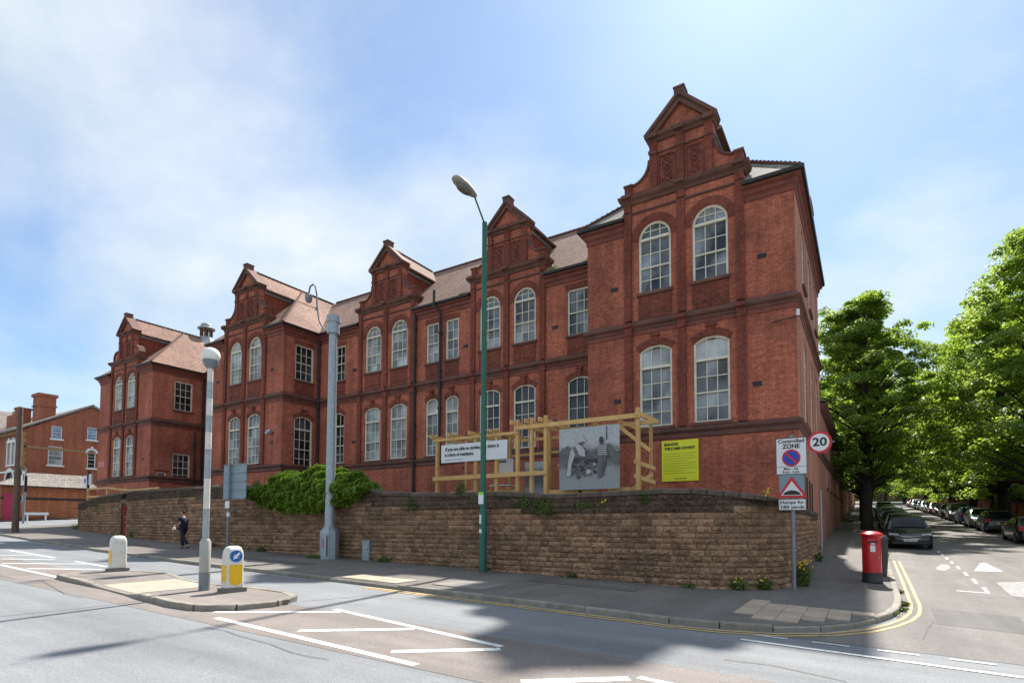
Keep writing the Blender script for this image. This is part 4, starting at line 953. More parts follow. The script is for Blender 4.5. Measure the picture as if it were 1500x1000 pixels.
MB().prism([(-1.7,33.1,8.65),(-10,33.1,8.65),(-6,33.1,12.2)], (0, 33, 0)).build('roof', SLATE, rear)

# ================================================================== TIMBER FRAME AND BANNERS ABOVE THE WALL
perg = thing('garden_pergola', 'new softwood pergola frame with posts and rafters standing behind the stone wall', 'pergola', (-11, 17.5, 2.7), world=True)
def tim(name, a, b, w_=.1, h_=.1): return MB().bar(a, b, w_, h_).build(name, TIMBER, perg)
YP, YQ = 17.5, 19.3
for x, zt in ((-15.8, 5.6), (-13.73, 5.62), (-12.69, 5.6), (-11.69, 6.03), (-11.04, 6.05), (-10.41, 6.08), (-6.72, 5.98)): tim('post', (x, YP, 2.6), (x, YP, zt), .13, .13)
for x, zt in ((-15.7, 5.75), (-14.75, 5.75), (-13.3, 5.75), (-11.3, 6.1), (-10.55, 6.1), (-8.6, 5.6)): tim('post', (x, YQ, 2.6), (x, YQ, zt), .1, .1)
tim('post', (-6.62, 18.5, 2.6), (-6.62, 18.5, 5.85), .1, .1)
tim('rail', (-15.95, YP-.11, 3.88), (-10.33, YP-.11, 3.9), .05, .17)
tim('beam', (-15.95, YP-.09, 5.52), (-11.6, YP-.09, 5.52), .05, .10)
tim('beam', (-11.75, YP-.1, 5.70), (-6.62, YP-.1, 5.70), .05, .16); tim('beam', (-9.9, YP+.12, 5.47), (-6.2, YP+.12, 5.47), .05, .14)
tim('beam', (-15.8, YQ+.08, 5.55), (-10.4, YQ+.08, 5.55), .05, .12); tim('beam', (-13.2, YQ, 4.9), (-10.4, YQ, 4.95), .05, .1)
for x in (-15.9, -14.9, -13.85, -12.8): tim('rafter', (x, YP-.35, 5.66), (x, YQ+.35, 5.66), .06, .16)
for x in (-11.8, -11.15, -10.52): tim('rafter', (x, YP-.35, 5.9), (x, YQ+.35, 5.9), .06, .17)
for x in (-9.6, -8.4, -7.4): tim('rafter', (x, YP-.02, 5.56), (x, YQ, 5.56), .05, .12)
tim('rafter', (-6.7, YP-.2, 5.78), (-6.45, 18.75, 5.66), .06, .16)
tim('brace', (-7.5, YP, 5.45), (-6.5, YP+.55, 4.55), .05, .13); tim('brace', (-7.3, YP+.2, 3.0), (-6.5, 18.3, 3.75), .05, .13)
tim('rail', (-6.82, YP-.09, 4.12), (-6.5, 18.55, 3.95), .05, .15); tim('rail', (-6.82, YP-.09, 3.62), (-6.5, 18.55, 3.45), .05, .15)
for x in (-10.0, -9.3, -8.7, -7.4): tim('rail', (x-.35, YP+.1, 3.16), (x+.35, YP+.1, 3.16), .04, .2)
tim('post', (-9.85, 18.4, 2.6), (-9.85, 18.4, 5.1), .09, .09); tim('rail', (-10.4, 18.4, 4.25), (-9.3, 18.4, 4.25), .05, .09)
for i, (x0, x1, y, z) in enumerate(((-18.1, -16.0, 16.9, 3.2), (-15.4, -14.2, 18.2, 3.35), (-13.6, -12.2, 18.4, 3.35), (-28.6, -25.2, 18.2, 4.3))):
    t_ = thing('timber_planter', ('low timber planter standing on the wall top beside the pergola', 'short timber planter under the long white banner', 'timber planter between pergola posts below the small white board', 'low timber bench edge beside the trailing bush')[i], 'planter', ((x0+x1)/2, y, z-.5), group=None)
    hw = (x1-x0)/2
    for k in range(2): MB().box(-hw, hw, -.3, -.26, .1+k*.21, .3+k*.21).build('plank', TIMBER, t_); MB().box(-hw, hw, .26, .3, .1+k*.21, .3+k*.21).build('plank', TIMBER, t_)
    MB().box(-hw, -hw+.04, -.26, .26, .1, .5).build('end_board', TIMBER, t_); MB().box(hw-.04, hw, -.26, .26, .1, .5).build('end_board', TIMBER, t_); MB().box(-hw+.04, hw-.04, -.26, .26, 0, .42).build('soil', EARTH, t_)
# white text banner
def cloth(w_, h_, nx_, nz_, amp, rs):
    b = MB(); ph = [rs.uniform(0, 6) for _ in range(6)]
    vs = []
    for j in range(nz_+1):
        for i in range(nx_+1):
            x = (i/nx_-.5)*w_; z = (j/nz_-.5)*h_; y = amp*(math.sin(x*2.1+ph[0]+z*3)+.6*math.sin(z*5+ph[1]+x)+.4*math.sin((x-z)*6+ph[2])); y *= 1-(abs(x)/(w_/2))**6*.8
            vs.append((x, y, z))
    b.add(vs, [(j*(nx_+1)+i, j*(nx_+1)+i+1, (j+1)*(nx_+1)+i+1, (j+1)*(nx_+1)+i) for j in range(nz_) for i in range(nx_)])
    b.add([(v[0], v[1]+.004, v[2]) for v in vs], [(j*(nx_+1)+i, (j+1)*(nx_+1)+i, (j+1)*(nx_+1)+i+1, j*(nx_+1)+i+1) for j in range(nz_) for i in range(nx_)])
    return b
BANW = pm('banner_white', (.78, .78, .8), (.72, .72, .75), 2, .55)
rs = random.Random(3)
ban = thing('text_banner', 'long white printed banner with two lines of black lettering on the timber frame', 'banner', (-13.77, YP-.15, 4.905))
cloth(3.39, .75, 40, 10, .006, rs).build('banner_cloth', BANW, ban, 60)
lettering('If you are able to garden, not doing it', .2, BLACK, ban, (-.08, -.022, .17), 2.75, 0, .004)
lettering('is a form of resistance.', .2, BLACK, ban, (-.72, -.022, -.06), 1.52, 0, .004)
MB().box(-1.48, -.52, -.024, -.02, -.272, -.255).build('printed_line', GREYM, ban)
wb = thing('small_white_board', 'small white board with a short black heading behind the pergola posts', 'board', (-12.96, 18.4, 4.36))
MB().box(-.45, .45, -.01, .01, -.3, .3).build('panel', SIGNW, wb); lettering('EJARADINI', .12, BLACK, wb, (-.12, -.016, .2), .45, 0, .004)
tb = thing('white_lid_table', 'white sloping tabletop under the small white board', 'table', (-12.9, 18.2, 3.1)); MB().box(-.45, .45, -.3, .3, .42, .46).build('tabletop', SIGNW, tb)
for sx__ in (-.4, .4):
    for sy__ in (-.25, .25): MB().box(sx__-.03, sx__+.03, sy__-.03, sy__+.03, -.35, .42).build('leg', TIMBER, tb)
# black-and-white picture banners: generic stand-ins
def photo_mat(name, seed):
    m, t, b = newmat(name); co = nd(t, 'ShaderNodeTexCoord').outputs['Object']; sp = nd(t, 'ShaderNodeSeparateXYZ'); t.links.new(co, sp.inputs[0])
    n = nd(t, 'ShaderNodeTexNoise'); n.inputs['Scale'].default_value = 3.+seed; n.inputs['Detail'].default_value = 12; n.inputs['Roughness'].default_value = .75; t.links.new(co, n.inputs['Vector'])
    r = nd(t, 'ShaderNodeValToRGB'); e = r.color_ramp.elements; e[0].position = 0; e[0].color = (.34, .35, .36, 1); e[1].position = 1; e[1].color = (.42, .43, .45, 1)
    for p, c in ((.30, .30), (.42, .14), (.60, .10), (.66, .30), (.72, .46)): x = e.new(p); x.color = (c, c, c*1.03, 1)
    mp_ = nd(t, 'ShaderNodeMapRange'); mp_.inputs['From Min'].default_value = -1.15; mp_.inputs['From Max'].default_value = 1.15; t.links.new(sp.outputs[2], mp_.inputs[0])
    a = nd(t, 'ShaderNodeMath', operation='MULTIPLY_ADD'); t.links.new(n.outputs['Fac'], a.inputs[0]); a.inputs[1].default_value = .35; t.links.new(mp_.outputs[0], a.inputs[2])
    s2 = nd(t, 'ShaderNodeMath', operation='SUBTRACT'); t.links.new(a.outputs[0], s2.inputs[0]); s2.inputs[1].default_value = .17; t.links.new(s2.outputs[0], r.inputs[0])
    n2_ = nd(t, 'ShaderNodeTexNoise'); n2_.inputs['Scale'].default_value = 14; n2_.inputs['Detail'].default_value = 8; t.links.new(co, n2_.inputs['Vector'])
    hs = nd(t, 'ShaderNodeHueSaturation'); mr = nd(t, 'ShaderNodeMapRange'); mr.inputs['From Min'].default_value = .3; mr.inputs['From Max'].default_value = .7; mr.inputs['To Min'].default_value = .8; mr.inputs['To Max'].default_value = 1.2; t.links.new(n2_.outputs['Fac'], mr.inputs[0]); t.links.new(mr.outputs[0], hs.inputs['Value']); t.links.new(r.outputs[0], hs.inputs['Color'])
    t.links.new(hs.outputs[0], b.inputs['Base Color']); b.inputs['Roughness'].default_value = .5; return m
G1 = pm('print_dark', (.045, .045, .048), (.16, .15, .15), 9, .6, detail=9); G2 = pm('print_mid', (.16, .16, .165), (.1, .1, .105), 8, .6); G3 = pm('print_light', (.5, .5, .51), (.4, .4, .41), 8, .6)
pb = thing('picture_banner', 'large square black and white picture banner with two garden figures on the timber frame', 'banner', (-8.54, YP-.16, 4.33))
cloth(2.4, 2.24, 24, 22, .010, rs).build('banner_cloth', photo_mat('grey_picture', 0), pb, 60)
def flat(name, pts, mat, y=-.026): 
    b = MB(); b.prism([(x, y, z) for x, z in pts], (0, -.002, 0)); return b.build(name, mat, pb)
def blob(cx, cz, rx_, rz_, n=22, j=.12, rs_=random.Random(9)): return [(cx+rx_*math.cos(2*math.pi*k/n)*(1+rs_.uniform(-j, j)), cz+rz_*math.sin(2*math.pi*k/n)*(1+rs_.uniform(-j, j))) for k in range(n)]
rb_ = random.Random(21); G0 = pm('print_black', (.02, .02, .021), (.06, .06, .062), 14, .6, detail=9)
for k in range(7): flat('printed_tree', blob(-1.0+k*.14, .30+.06*math.sin(k*2), .13, .12, 12, .15, rb_), G2, -.0262-.0004*k)
for k in range(6): flat('printed_tree', blob(.78+k*.07, .30-k*.08, .09, .2, 12, .15, rb_), G2, -.0262-.0004*k)
for k in range(46):
    a = rb_.uniform(0, 6.28); q = math.sqrt(rb_.random()); flat('printed_leaf', blob(-.22+.62*q*math.cos(a), -.28+.42*q*math.sin(a), rb_.uniform(.06, .13), rb_.uniform(.05, .10), 9, .25, rb_), rb_.choice((G0, G0, G1, G1, G2, G3 if k % 6 == 0 else G1)), -.030-.0003*k)
flat('printed_figure', [(-.86,-.62),(-.8,-.1),(-.72,.28),(-.5,.50),(-.3,.50),(-.14,.3),(-.1,.08),(-.3,.02),(-.55,.1),(-.66,-.2),(-.7,-.62)], G3, -.046); flat('printed_arm', [(-.62,.42),(-.5,.44),(-.36,.14),(-.2,.06),(-.24,-.02),(-.5,.06)], G2, -.0465)
flat('printed_face', blob(-.28, .58, .085, .12, 16, .02, rb_), G1, -.047); flat('printed_hat', [(-.5,.60),(-.42,.66),(-.4,.80),(-.2,.82),(-.14,.68),(-.02,.62),(-.12,.60),(-.4,.58)], G3, -.0475)
flat('printed_figure', [(.36,.36),(.44,.46),(.66,.46),(.76,.34),(.8,.0),(.72,-.02),(.7,.1),(.4,.1)], G1, -.046); flat('printed_leg', [(.4,.1),(.56,.1),(.5,-.72),(.38,-.72)], G2, -.0455); flat('printed_leg', [(.56,.1),(.72,.1),(.6,-.66),(.5,-.66)], G1, -.0455); flat('printed_head', blob(.52, .60, .085, .13, 16, .02, rb_), G0, -.047)
for k in range(5): flat('printed_stripe', [(.38, .42-k*.075), (.72, .41-k*.075), (.73, .375-k*.075), (.38, .385-k*.075)], G3, -.048)
flat('printed_post', [(.70,.6),(.74,.6),(.74,1.1),(.70,1.1)], G1, -.0262)
pb2 = thing('narrow_picture_banner', 'narrow grey picture banner hanging behind the pergola posts', 'banner', (-11.6, 18.6, 3.82)); cloth(.95, 1.35, 10, 14, .008, rs).build('banner_cloth', photo_mat('grey_picture_narrow', 2), pb2, 60)
# yellow poster on the school's brickwork
yp = thing('yellow_poster', 'bright yellow welcome poster fixed to the brickwork below the right windows', 'poster', (-6.52, YF-.03, 4.56))
MB().box(-.76, .76, -.02, .02, -.84, .84).build('panel', POSTER_Y, yp)
lettering('EJARADINI.', .15, BLACK, yp, (-.35, -.026, .68), .6, 0, .006); lettering('WELCOME! HOWSIT!', .15, BLACK, yp, (.0, -.026, .5), 1.28, 0, .006)
OLIVE = pm('poster_small_print', (.38, .38, .02), (.42, .42, .02), 8, .6)
for k in range(9): MB().box(-.68, (.68, .6, .64, .3, .66, .62, .68, .2, .66)[k], -.024, -.0205, .28-k*.1, .30-k*.1).build('printed_line', OLIVE, yp)
MB().box(-.2, .28, -.024, -.0205, -.75, -.725).build('printed_line', BLACK, yp)

# ================================================================== STREET FURNITURE
def cyl(root, name, mat, prof, n=16, loc=(0,0,0), smooth=35): return MB().lathe(prof, n).build(name, mat, root, smooth, loc)
# green lighting column
p = g(707, 838, .11); H = onY(713, 325, p.y).z-p.z
lamp = thing('street_lamp', 'tall green lighting column with grey lantern in front of the stone wall', 'street lamp', p)
cyl(lamp, 'column_base', GREENP, [(.13,0),(.13,1.95),(.12,2.02),(.10,2.1)]); cyl(lamp, 'column', GREENP, [(.098,2.05),(.09,6),(.085,H)])
hz = 12.75-p.z
MB().tube([(0,.0,H-.25),(0,-.06,H+.02),(0,-.55,hz+.03)], .03, 8).build('bracket_arm', GREENP, lamp, 40)
# lantern: flattened, tapering shell with a bowl underneath
def shell(z0, z1, wk, hk):
    b = MB(); st = [(-.50,.06),(-.62,.13),(-.85,.19),(-1.15,.22),(-1.4,.2),(-1.55,.14),(-1.62,.04)]; n = 14; vs = []
    for y, r_ in st:
        zc_ = hz+.05-.06*(y+.5)
        for k in range(n): a = 2*math.pi*k/n; vs.append((r_*wk*math.cos(a), y, zc_+ (r_*hk*math.sin(a)*(.75 if math.sin(a) > 0 else .5))+z0))
    b.add(vs, [(i*n+k, i*n+(k+1) % n, (i+1)*n+(k+1) % n, (i+1)*n+k) for i in range(len(st)-1) for k in range(n)]+[tuple(range(n)), tuple(range((len(st)-1)*n, len(st)*n))]); return b
shell(0, 0, 1, .9).build('lantern_shell', LAMPHEAD, lamp, 50)
b = MB(); n = 14; vs = []
for j, (r_, z) in enumerate(((1, -.02), (.85, -.10), (.45, -.15))):
    for k in range(n): a = 2*math.pi*k/n; vs.append((.155*r_*math.cos(a), -1.13+.36*r_*math.sin(a), hz+.02+z+.0))
b.add(vs, [(i*n+k, i*n+(k+1) % n, (i+1)*n+(k+1) % n, (i+1)*n+k) for i in range(2) for k in range(n)]+[tuple(range(2*n, 3*n))]); b.build('lamp_bowl', LAMPGLASS, lamp, 50)
MB().box(-.1,.1,-.125,-.105,2.25,2.55).build('notice', SIGNW, lamp); MB().box(-.1,.1,-.13,-.107,2.55,2.64).build('notice_header', pm('lime_print', (.3,.7,.05), (.28,.65,.05)), lamp); MB().box(-.035,.035,-.15,-.13,1.6,1.9).build('sticker', SIGNW, lamp)
MB().box(-.05,.05,-.14,-.125,1.3,1.42).build('number_plate', SIGNW, lamp)
# galvanised camera column
p = g(482, 818, .11); H = onY(489, 468, p.y).z-p.z; k_ = H/10.4
cc = thing('camera_column', 'thick galvanised steel camera column with curved bracket arm by the trailing bush', 'camera pole', p)
b = MB(); n = 8
cyl(cc, 'base_cabinet', GALV, [(.36,0),(.36,1.05),(.34,1.12),(.2,1.3),(.19,1.34)], 8, smooth=None); cyl(cc, 'column', GALV, [(.19,1.3),(.175,5),(.155,H-.3)]); cyl(cc, 'collar', GALV, [(.16,H-.62),(.24,H-.6),(.24,H-.14),(.27,H-.13),(.27,H+.14),(.1,H+.15)], 20)
MB().tube([(-.2,0,H-.5),(-.55,0,H-.32),(-.9,0,H+.1),(-1.05,0,H+.7),(-1.1,0,H+1.3),(-1.18,0,H+1.62),(-1.36,0,H+1.78),(-1.54,0,H+1.72),(-1.62,0,H+1.48)], .035, 8).build('swan_neck', GREYM, cc, 40)
cyl(cc, 'camera_dome', GREYM, [(.05,-.42),(.12,-.36),(.15,-.24),(.15,-.1),(.06,-.04),(.05,.02)], 14, (-1.63,0,H+1.46)); cyl(cc, 'arm_joint', GREYM, [(.07,0),(.07,.1)], 10, (-1.08,0,H+.62))
MB().box(-.002,.25,-.342,-.335,.1,.95).build('access_door', GALV, cc)
for k in range(6): MB().tube([(.02+.05*math.sin(k*2.1),-.35,.45+k*.07),(.1+.05*math.sin(k*3.3),-.35,.5+k*.07),(.03+.04*math.cos(k),-.35,.55+k*.06)], .012, 5).build('graffiti', SIGNR, cc)
# small cabinet
p = g(540, 820, .11); cab = thing('utility_cabinet', 'small grey steel utility cabinet against the stone wall', 'cabinet', p)
MB().box(-.2,.2,-.16,.16,0,.74).build('box', GALV, cab); MB().box(-.23,.23,-.19,.19,.74,.79).build('lid', GALV, cab); MB().box(-.17,.17,-.168,-.16,.08,.7).build('door', GALV, cab); MB().box(.1,.13,-.18,-.168,.4,.46).build('lock', IRON, cab)
# refuge lamp
p = g(299, 864, .11); H = onY(306, 532, p.y).z-p.z
rl = thing('refuge_beacon', 'tall grey and white banded post with white globe on the traffic island', 'beacon', p)
cyl(rl, 'post_base', GREYM, [(.115,0),(.115,.42)]); cyl(rl, 'lower_post', pm('cream_grey_paint', (.42,.41,.37), (.34,.33,.3), 4, .5), [(.115,.42),(.115,1.12),(.075,1.2)])
seg = [1.2, 1.9, 2.6, 3.3, 3.7, 4.1, 4.5, 4.9, H-.12]
for i, (a, b_) in enumerate(zip(seg[:-1], seg[1:])): cyl(rl, 'post_band', PLASTW if i % 2 == 1 else GALV, [(.068-.001*i,a),(.067-.001*i,b_)])
cyl(rl, 'globe_collar', GREYM, [(.07,H-.14),(.12,H-.1),(.17,H),(.17,H+.06)]); GR = .2
cyl(rl, 'globe', GLOBE, [(.15,0)]+[(GR*math.sin(a),GR*.78+GR*.95*-math.cos(a)) for a in [R(40+14*i) for i in range(10)]]+[(.01,GR*1.73)], 24, (0,0,H+.02), 60)
# illuminated bollards
def bollard(p, rz, label, arrow):
    t = thing('traffic_bollard', label, 'bollard', p, rz, 'bollards on the traffic island')
    MB().box(-.24,.24,-.19,.19,0,.09).build('plinth', pm('bollard_plinth'+str(arrow), (.2,.19,.17), (.14,.13,.12), 6, .9), t)
    st = [(.10,.20,.15),(.16,.205,.155),(.30,.19,.15),(.6,.19,.15),(.85,.19,.145),(.95,.175,.13),(1.02,.14,.1),(1.05,.08,.05)]; n = 24; vs = []
    for z, a, b_ in st:
        for k in range(n):
            c, s_ = math.cos(2*math.pi*k/n), math.sin(2*math.pi*k/n); e = .35
            vs.append((a*math.copysign(abs(c)**e, c), b_*math.copysign(abs(s_)**e, s_), z))
    b = MB(); b.add(vs, [(i*n+k, i*n+(k+1) % n, (i+1)*n+(k+1) % n, (i+1)*n+k) for i in range(len(st)-1) for k in range(n)]+[tuple(range(n))[::-1], tuple(range((len(st)-1)*n, len(st)*n))]); b.build('shell', PLASTW, t, 50)
    def pan(w_, y, rot, nm):
        pts = [(-w_/2,.62),(-w_/2,.26)]+[(-w_/2*math.cos(a),.26-.11*math.sin(a)) for a in [R(18*i) for i in range(1, 10)]]+[(w_/2,.26),(w_/2,.62)]
        o = MB().prism([(x, -y-.006, z) for x, z in pts], (0, .012, 0)).build(nm, YELL, t); o.rotation_euler = (0, 0, rot)
    pan(.28, .157, 0, 'yellow_panel') if arrow else None; pan(.22, .19, R(-90), 'yellow_panel')
    if arrow:
        pts = [(.135*math.cos(R(15*i)), .82+.135*math.sin(R(15*i))) for i in range(24)]
        MB().prism([(x, -.165, z) for x, z in pts], (0, .02, 0)).build('blue_disc', BLUE, t)
        a = [(-.035,-.0),(.035,.0)]; ar = [(.025,.1),(.025,-.02),(.07,.02),(.0,-.1),(-.07,.02),(-.025,-.02),(-.025,.1)]
        MB().prism([(x*math.cos(R(-45))-z*math.sin(R(-45)), -.168, .82+x*math.sin(R(-45))+z*math.cos(R(-45))) for x, z in ar], (0, .006, 0)).build('white_arrow', SIGNW, t)
    return t
bollard(g(340, 866, .11), R(85), 'white and yellow keep-left bollard with blue arrow disc beside the beacon post', True)
bollard(g(172, 836, .1), R(85), 'plain white bollard with a yellow side panel at the far end of the island', False)
# pillar box and bin
p = g(1278, 852, .11)
pbx = thing('pillar_box', 'red cast iron pillar box with black base on the corner pavement', 'post box', p, R(8))
cyl(pbx, 'base', IRON, [(.285,0),(.285,.05),(.27,.09),(.27,.30)], 24); cyl(pbx, 'body', POSTRED, [(.26,.30),(.26,1.34)], 28); cyl(pbx, 'cap', POSTRED, [(.27,1.34),(.30,1.38),(.325,1.41),(.325,1.46),(.28,1.49),(.2,1.53),(.05,1.55)], 28)
MB().box(-.14,.14,-.275,-.2,1.2,1.25).build('posting_slot', BLACK, pbx); MB().box(-.16,.16,-.30,-.2,1.25,1.29).build('slot_hood', POSTRED, pbx); MB().box(-.07,.06,-.268,-.2,.93,1.12).build('notice_plate', SIGNW, pbx)
d = MB(); vs = []
for z in (.42, 1.14):
    for k in range(9): a = R(-90-38+76*k/8); vs.append((.266*math.cos(a), .266*math.sin(a), z))
d.add(vs, [(k, k+1, k+10, k+9) for k in range(8)]); d.build('door', POSTRED, pbx, 60); MB().box(.12,.16,-.27,-.2,.74,.77).build('lock', GALV, pbx); MB().box(-.05,.05,-.27,-.24,1.15,1.19).build('royal_cipher', SIGNW, pbx)
p = g(1284, 842, .11); bn = thing('litter_bin', 'black litter bin standing right behind the red pillar box', 'bin', p); cyl(bn, 'body', SOFTBLK, [(.30,0),(.34,.5),(.34,1.15)], 20); cyl(bn, 'hood', SOFTBLK, [(.36,1.15),(.36,1.22),(.3,1.3),(.1,1.33)], 20); MB().box(-.18,.18,-.36,-.3,.9,1.08).build('opening', BLACK, bn)
# controlled zone sign post
p = g(1163.5, 865, .11); sgn = thing('sign_post', 'grey post with controlled zone, speed limit and hump warning signs at the wall corner', 'sign post', p, R(0))
zt = lambda py: onY(1162, py, p.y).z-p.z
cyl(sgn, 'pole', GREYM, [(.055,0),(.055,zt(637))], 12)
zs = thing  # (keep names short below)
z1, z0 = zt(641.5), zt(694.5); wsg = .78
pl_ = MB().box(-.39,.39,-.085,-.07,z0,z1).build('zone_plate', SIGNW, sgn)
fr = MB(); 
for a in ((-.39,.39,z1-.012,z1),(-.39,.39,z0,z0+.012),(-.39,-.378,z0,z1),(.378,.39,z0,z1),(-.39,.39,z0+.21*(z1-z0)-.005,z0+.21*(z1-z0)+.005)): fr.box(a[0],a[1],-.088,-.0851,a[2],a[3])
fr.build('plate_border', BLACK, sgn)
hh = z1-z0
lettering('Controlled', .135, BLACK, sgn, (0,-.09,z1-.09*hh), .66, 0, .003); lettering('ZONE', .17, BLACK, sgn, (0,-.09,z1-.235*hh), .44, 0, .005)
lettering('Mon - Sat', .1, BLACK, sgn, (-.01,-.09,z0+.15*hh), .36, 0, .001); lettering('8 am - 6 pm', .1, BLACK, sgn, (-.01,-.09,z0+.065*hh), .42, 0, .001)
def disc(name, cx, cz, r_, y, mat, par=sgn, n=32): return MB().prism([(cx+r_*math.cos(2*math.pi*k/n), y, cz+r_*math.sin(2*math.pi*k/n)) for k in range(n)], (0, .006, 0)).build(name, mat, par)
zc_ = z0+.45*hh; disc('red_ring', 0, zc_, .235, -.094, SIGNR); disc('blue_disc', 0, zc_, .19, -.098, SIGNBL)
MB().bar((-.145, -.1, zc_+.145), (.145, -.1, zc_-.145), .006, .06).build('red_bar', SIGNR, sgn)
q = onY(1201, 648, p.y)-p; r_ = abs(onY(1201, 631.5, p.y).z-onY(1201, 664, p.y).z)/2
disc('speed_disc', q.x, q.z, r_, -.09, SIGNR); disc('speed_face', q.x, q.z, r_*.78, -.094, SIGNW); lettering('20', r_*1.05, BLACK, sgn, (q.x, -.097, q.z), r_*1.15, 0, .008)
MB().tube([(0,-.02,q.z),(q.x+r_+.05,-.03,q.z)], .025, 8).build('bracket', GREYM, sgn)
MB().box(-.32,.32,-.066,-.055,zt(722),zt(694)).build('backing_plate', SIGNBACK, sgn)
ta, tb_ = zt(697.5), zt(728.5); hw = .39
MB().prism([(-hw,-.085,tb_),(hw,-.085,tb_),(0,-.085,ta)], (0,.012,0)).build('warning_triangle', SIGNR, sgn)
MB().prism([(-hw+.11,-.09,tb_+.06),(hw-.11,-.09,tb_+.06),(0,-.09,ta-.13)], (0,.004,0)).build('triangle_face', SIGNW, sgn)
MB().prism([(.22*math.cos(t), -.094, tb_+.10+.10*max(0, math.sin(t))**1.6) for t in [R(180*i/16) for i in range(17)]]+[(-.22,-.094,tb_+.075),(.22,-.094,tb_+.075)], (0,.003,0)).build('hump_symbol', BLACK, sgn)
ha, hb = zt(747), zt(730.5); MB().box(-.35,.35,-.085,-.07,ha,hb).build('hump_plate', SIGNW, sgn); f2 = MB()
for a in ((-.35,.35,hb-.012,hb),(-.35,.35,ha,ha+.012),(-.35,-.338,ha,hb),(.338,.35,ha,hb)): f2.box(a[0],a[1],-.088,-.0851,a[2],a[3])
f2.build('plate_border', BLACK, sgn)
lettering('Humps for', .12, BLACK, sgn, (0,-.09,ha+.70*(hb-ha)), .6, 0, .002); lettering('180 yards', .12, BLACK, sgn, (0,-.09,ha+.28*(hb-ha)), .58, 0, .002)
# back of a direction sign
p = g(333, 809, .11); bs = thing('direction_sign', 'back of a large grey direction sign on a pole in front of the wall', 'sign', p)
zq = lambda py: onY(333, py, p.y).z-p.z; x0_, x1_ = onY(325, 700, p.y).x-p.x, onY(358, 700, p.y).x-p.x
cyl(bs, 'pole', GREYM, [(.055,0),(.055,zq(679))], 10); za, zb = zq(730), zq(681)
for k in range(4): MB().box(x0_, x1_, .08, .1, za+(zb-za)*k/4+.012, za+(zb-za)*(k+1)/4-.012).build('panel', SIGNBACK, bs)
for k in range(5): MB().box(x0_, x1_, .06, .08, za+(zb-za)*k/4-.03, za+(zb-za)*k/4+.03).build('rail', GREYM, bs)
MB().box(-.16,.16,-.07,-.05,za-.42,za-.12).build('small_plate', SIGNW, bs); cyl(bs, 'pole_clip', SIGNW, [(.075,zq(756)),(.075,zq(750))], 10)
# wooden telegraph pole
p = g(22, 779, .11); tp_ = thing('telegraph_pole', 'dark brown wooden telegraph pole at the pavement edge', 'pole', p); cyl(tp_, 'pole', OLDWOOD, [(.2,0),(.185,3),(.155,onY(28,597,p.y).z-p.z)], 12); cyl(tp_, 'pole_cap', OLDWOOD, [(.16,onY(28,597,p.y).z-p.z),(.05,onY(28,597,p.y).z-p.z+.06)], 12)
# signs at the left side road
p = Vector((-57.4, 20.1, gz(-57.4, 20.1)+.11)); s1 = thing('parking_sign', 'small blue parking restriction sign on a dark post behind the wall end', 'sign', p); zz = onY(126, 705, 20.1).z-p.z
cyl(s1, 'pole', IRON, [(.09,0),(.09,zz+.9)], 10); MB().box(-.62,-.02,-.13,-.1,zz-.55,zz+.5).build('plate', SIGNW, s1); MB().prism([(-.32+.2*math.cos(R(20*k)), -.136, zz+.05+.2*math.sin(R(20*k))) for k in range(18)], (0,.005,0)).build('blue_disc', SIGNBL, s1); MB().box(-.12,.5,-.02,.1,zz-.3,zz+.6).build('back_plate', SIGNW, s1)
p = Vector((-72.5, 20.3, gz(-72.5, 20.3))); s2 = thing('small_road_sign', 'narrow grey post with small white plates beside the magenta door', 'sign', p); zz = onY(33, 700, 20.3).z-p.z
cyl(s2, 'pole', GREYM, [(.09,0),(.09,zz+1)], 10); MB().box(-.35,.25,-.12,-.1,zz-.7,zz+.7).build('plate', SIGNW, s2); MB().box(-.18,.1,-.125,-.12,zz-.3,zz+.4).build('symbol', BLACK, s2); MB().box(.05,.3,-.1,.1,zz-1.4,zz+.2).build('signal_box', IRON, s2); MB().box(-.22,.2,-.12,-.1,zz-2.4,zz-1.7).build('small_plate', SIGNBACK, s2)
p = Vector((-74.6, 21.9, gz(-74.6, 21.9))); s3 = thing('street_nameplate', 'low white street nameplate on two short legs before the brick shed', 'nameplate', p, R(62))
MB().box(-.9,.9,-.03,.03,.75,1.02).build('plate', SIGNW, s3); MB().box(-.75,-.65,-.04,.04,0,.85).build('leg', SIGNW, s3); MB().box(.65,.75,-.04,.04,0,.85).build('leg', SIGNW, s3)
# timber rail on the wall by the far wing
trl = thing('timber_rail', 'low unpainted timber rail fence on the wall top before the far wing', 'fence', (-48, 18.4, 3.7), world=True)
for x0, x1, za, zb in ((-52.6, -49.2, 4.65, 4.65), (-49.2, -45.5, 4.65, 4.35), (-45.5, -41.5, 4.35, 4.4), (-38, -31, 4.15, 4.2)): MB().bar((x0,18.4,za),(x1,18.4,zb),.08,.14).build('rail', TIMBER, trl)
for x, z in ((-52.5, 4.7), (-49.2, 4.7), (-45.5, 4.4), (-41.6, 4.4), (-37.5, 4.2), (-34, 4.2), (-31.2, 4.2)): MB().box(x-.07,x+.07,18.33,18.47,3.5,z).build('post', TIMBER, trl)
MB().bar((-52.5,18.4,4.05),(-49.3,18.4,4.05),.06,.12).build('rail', TIMBER, trl)

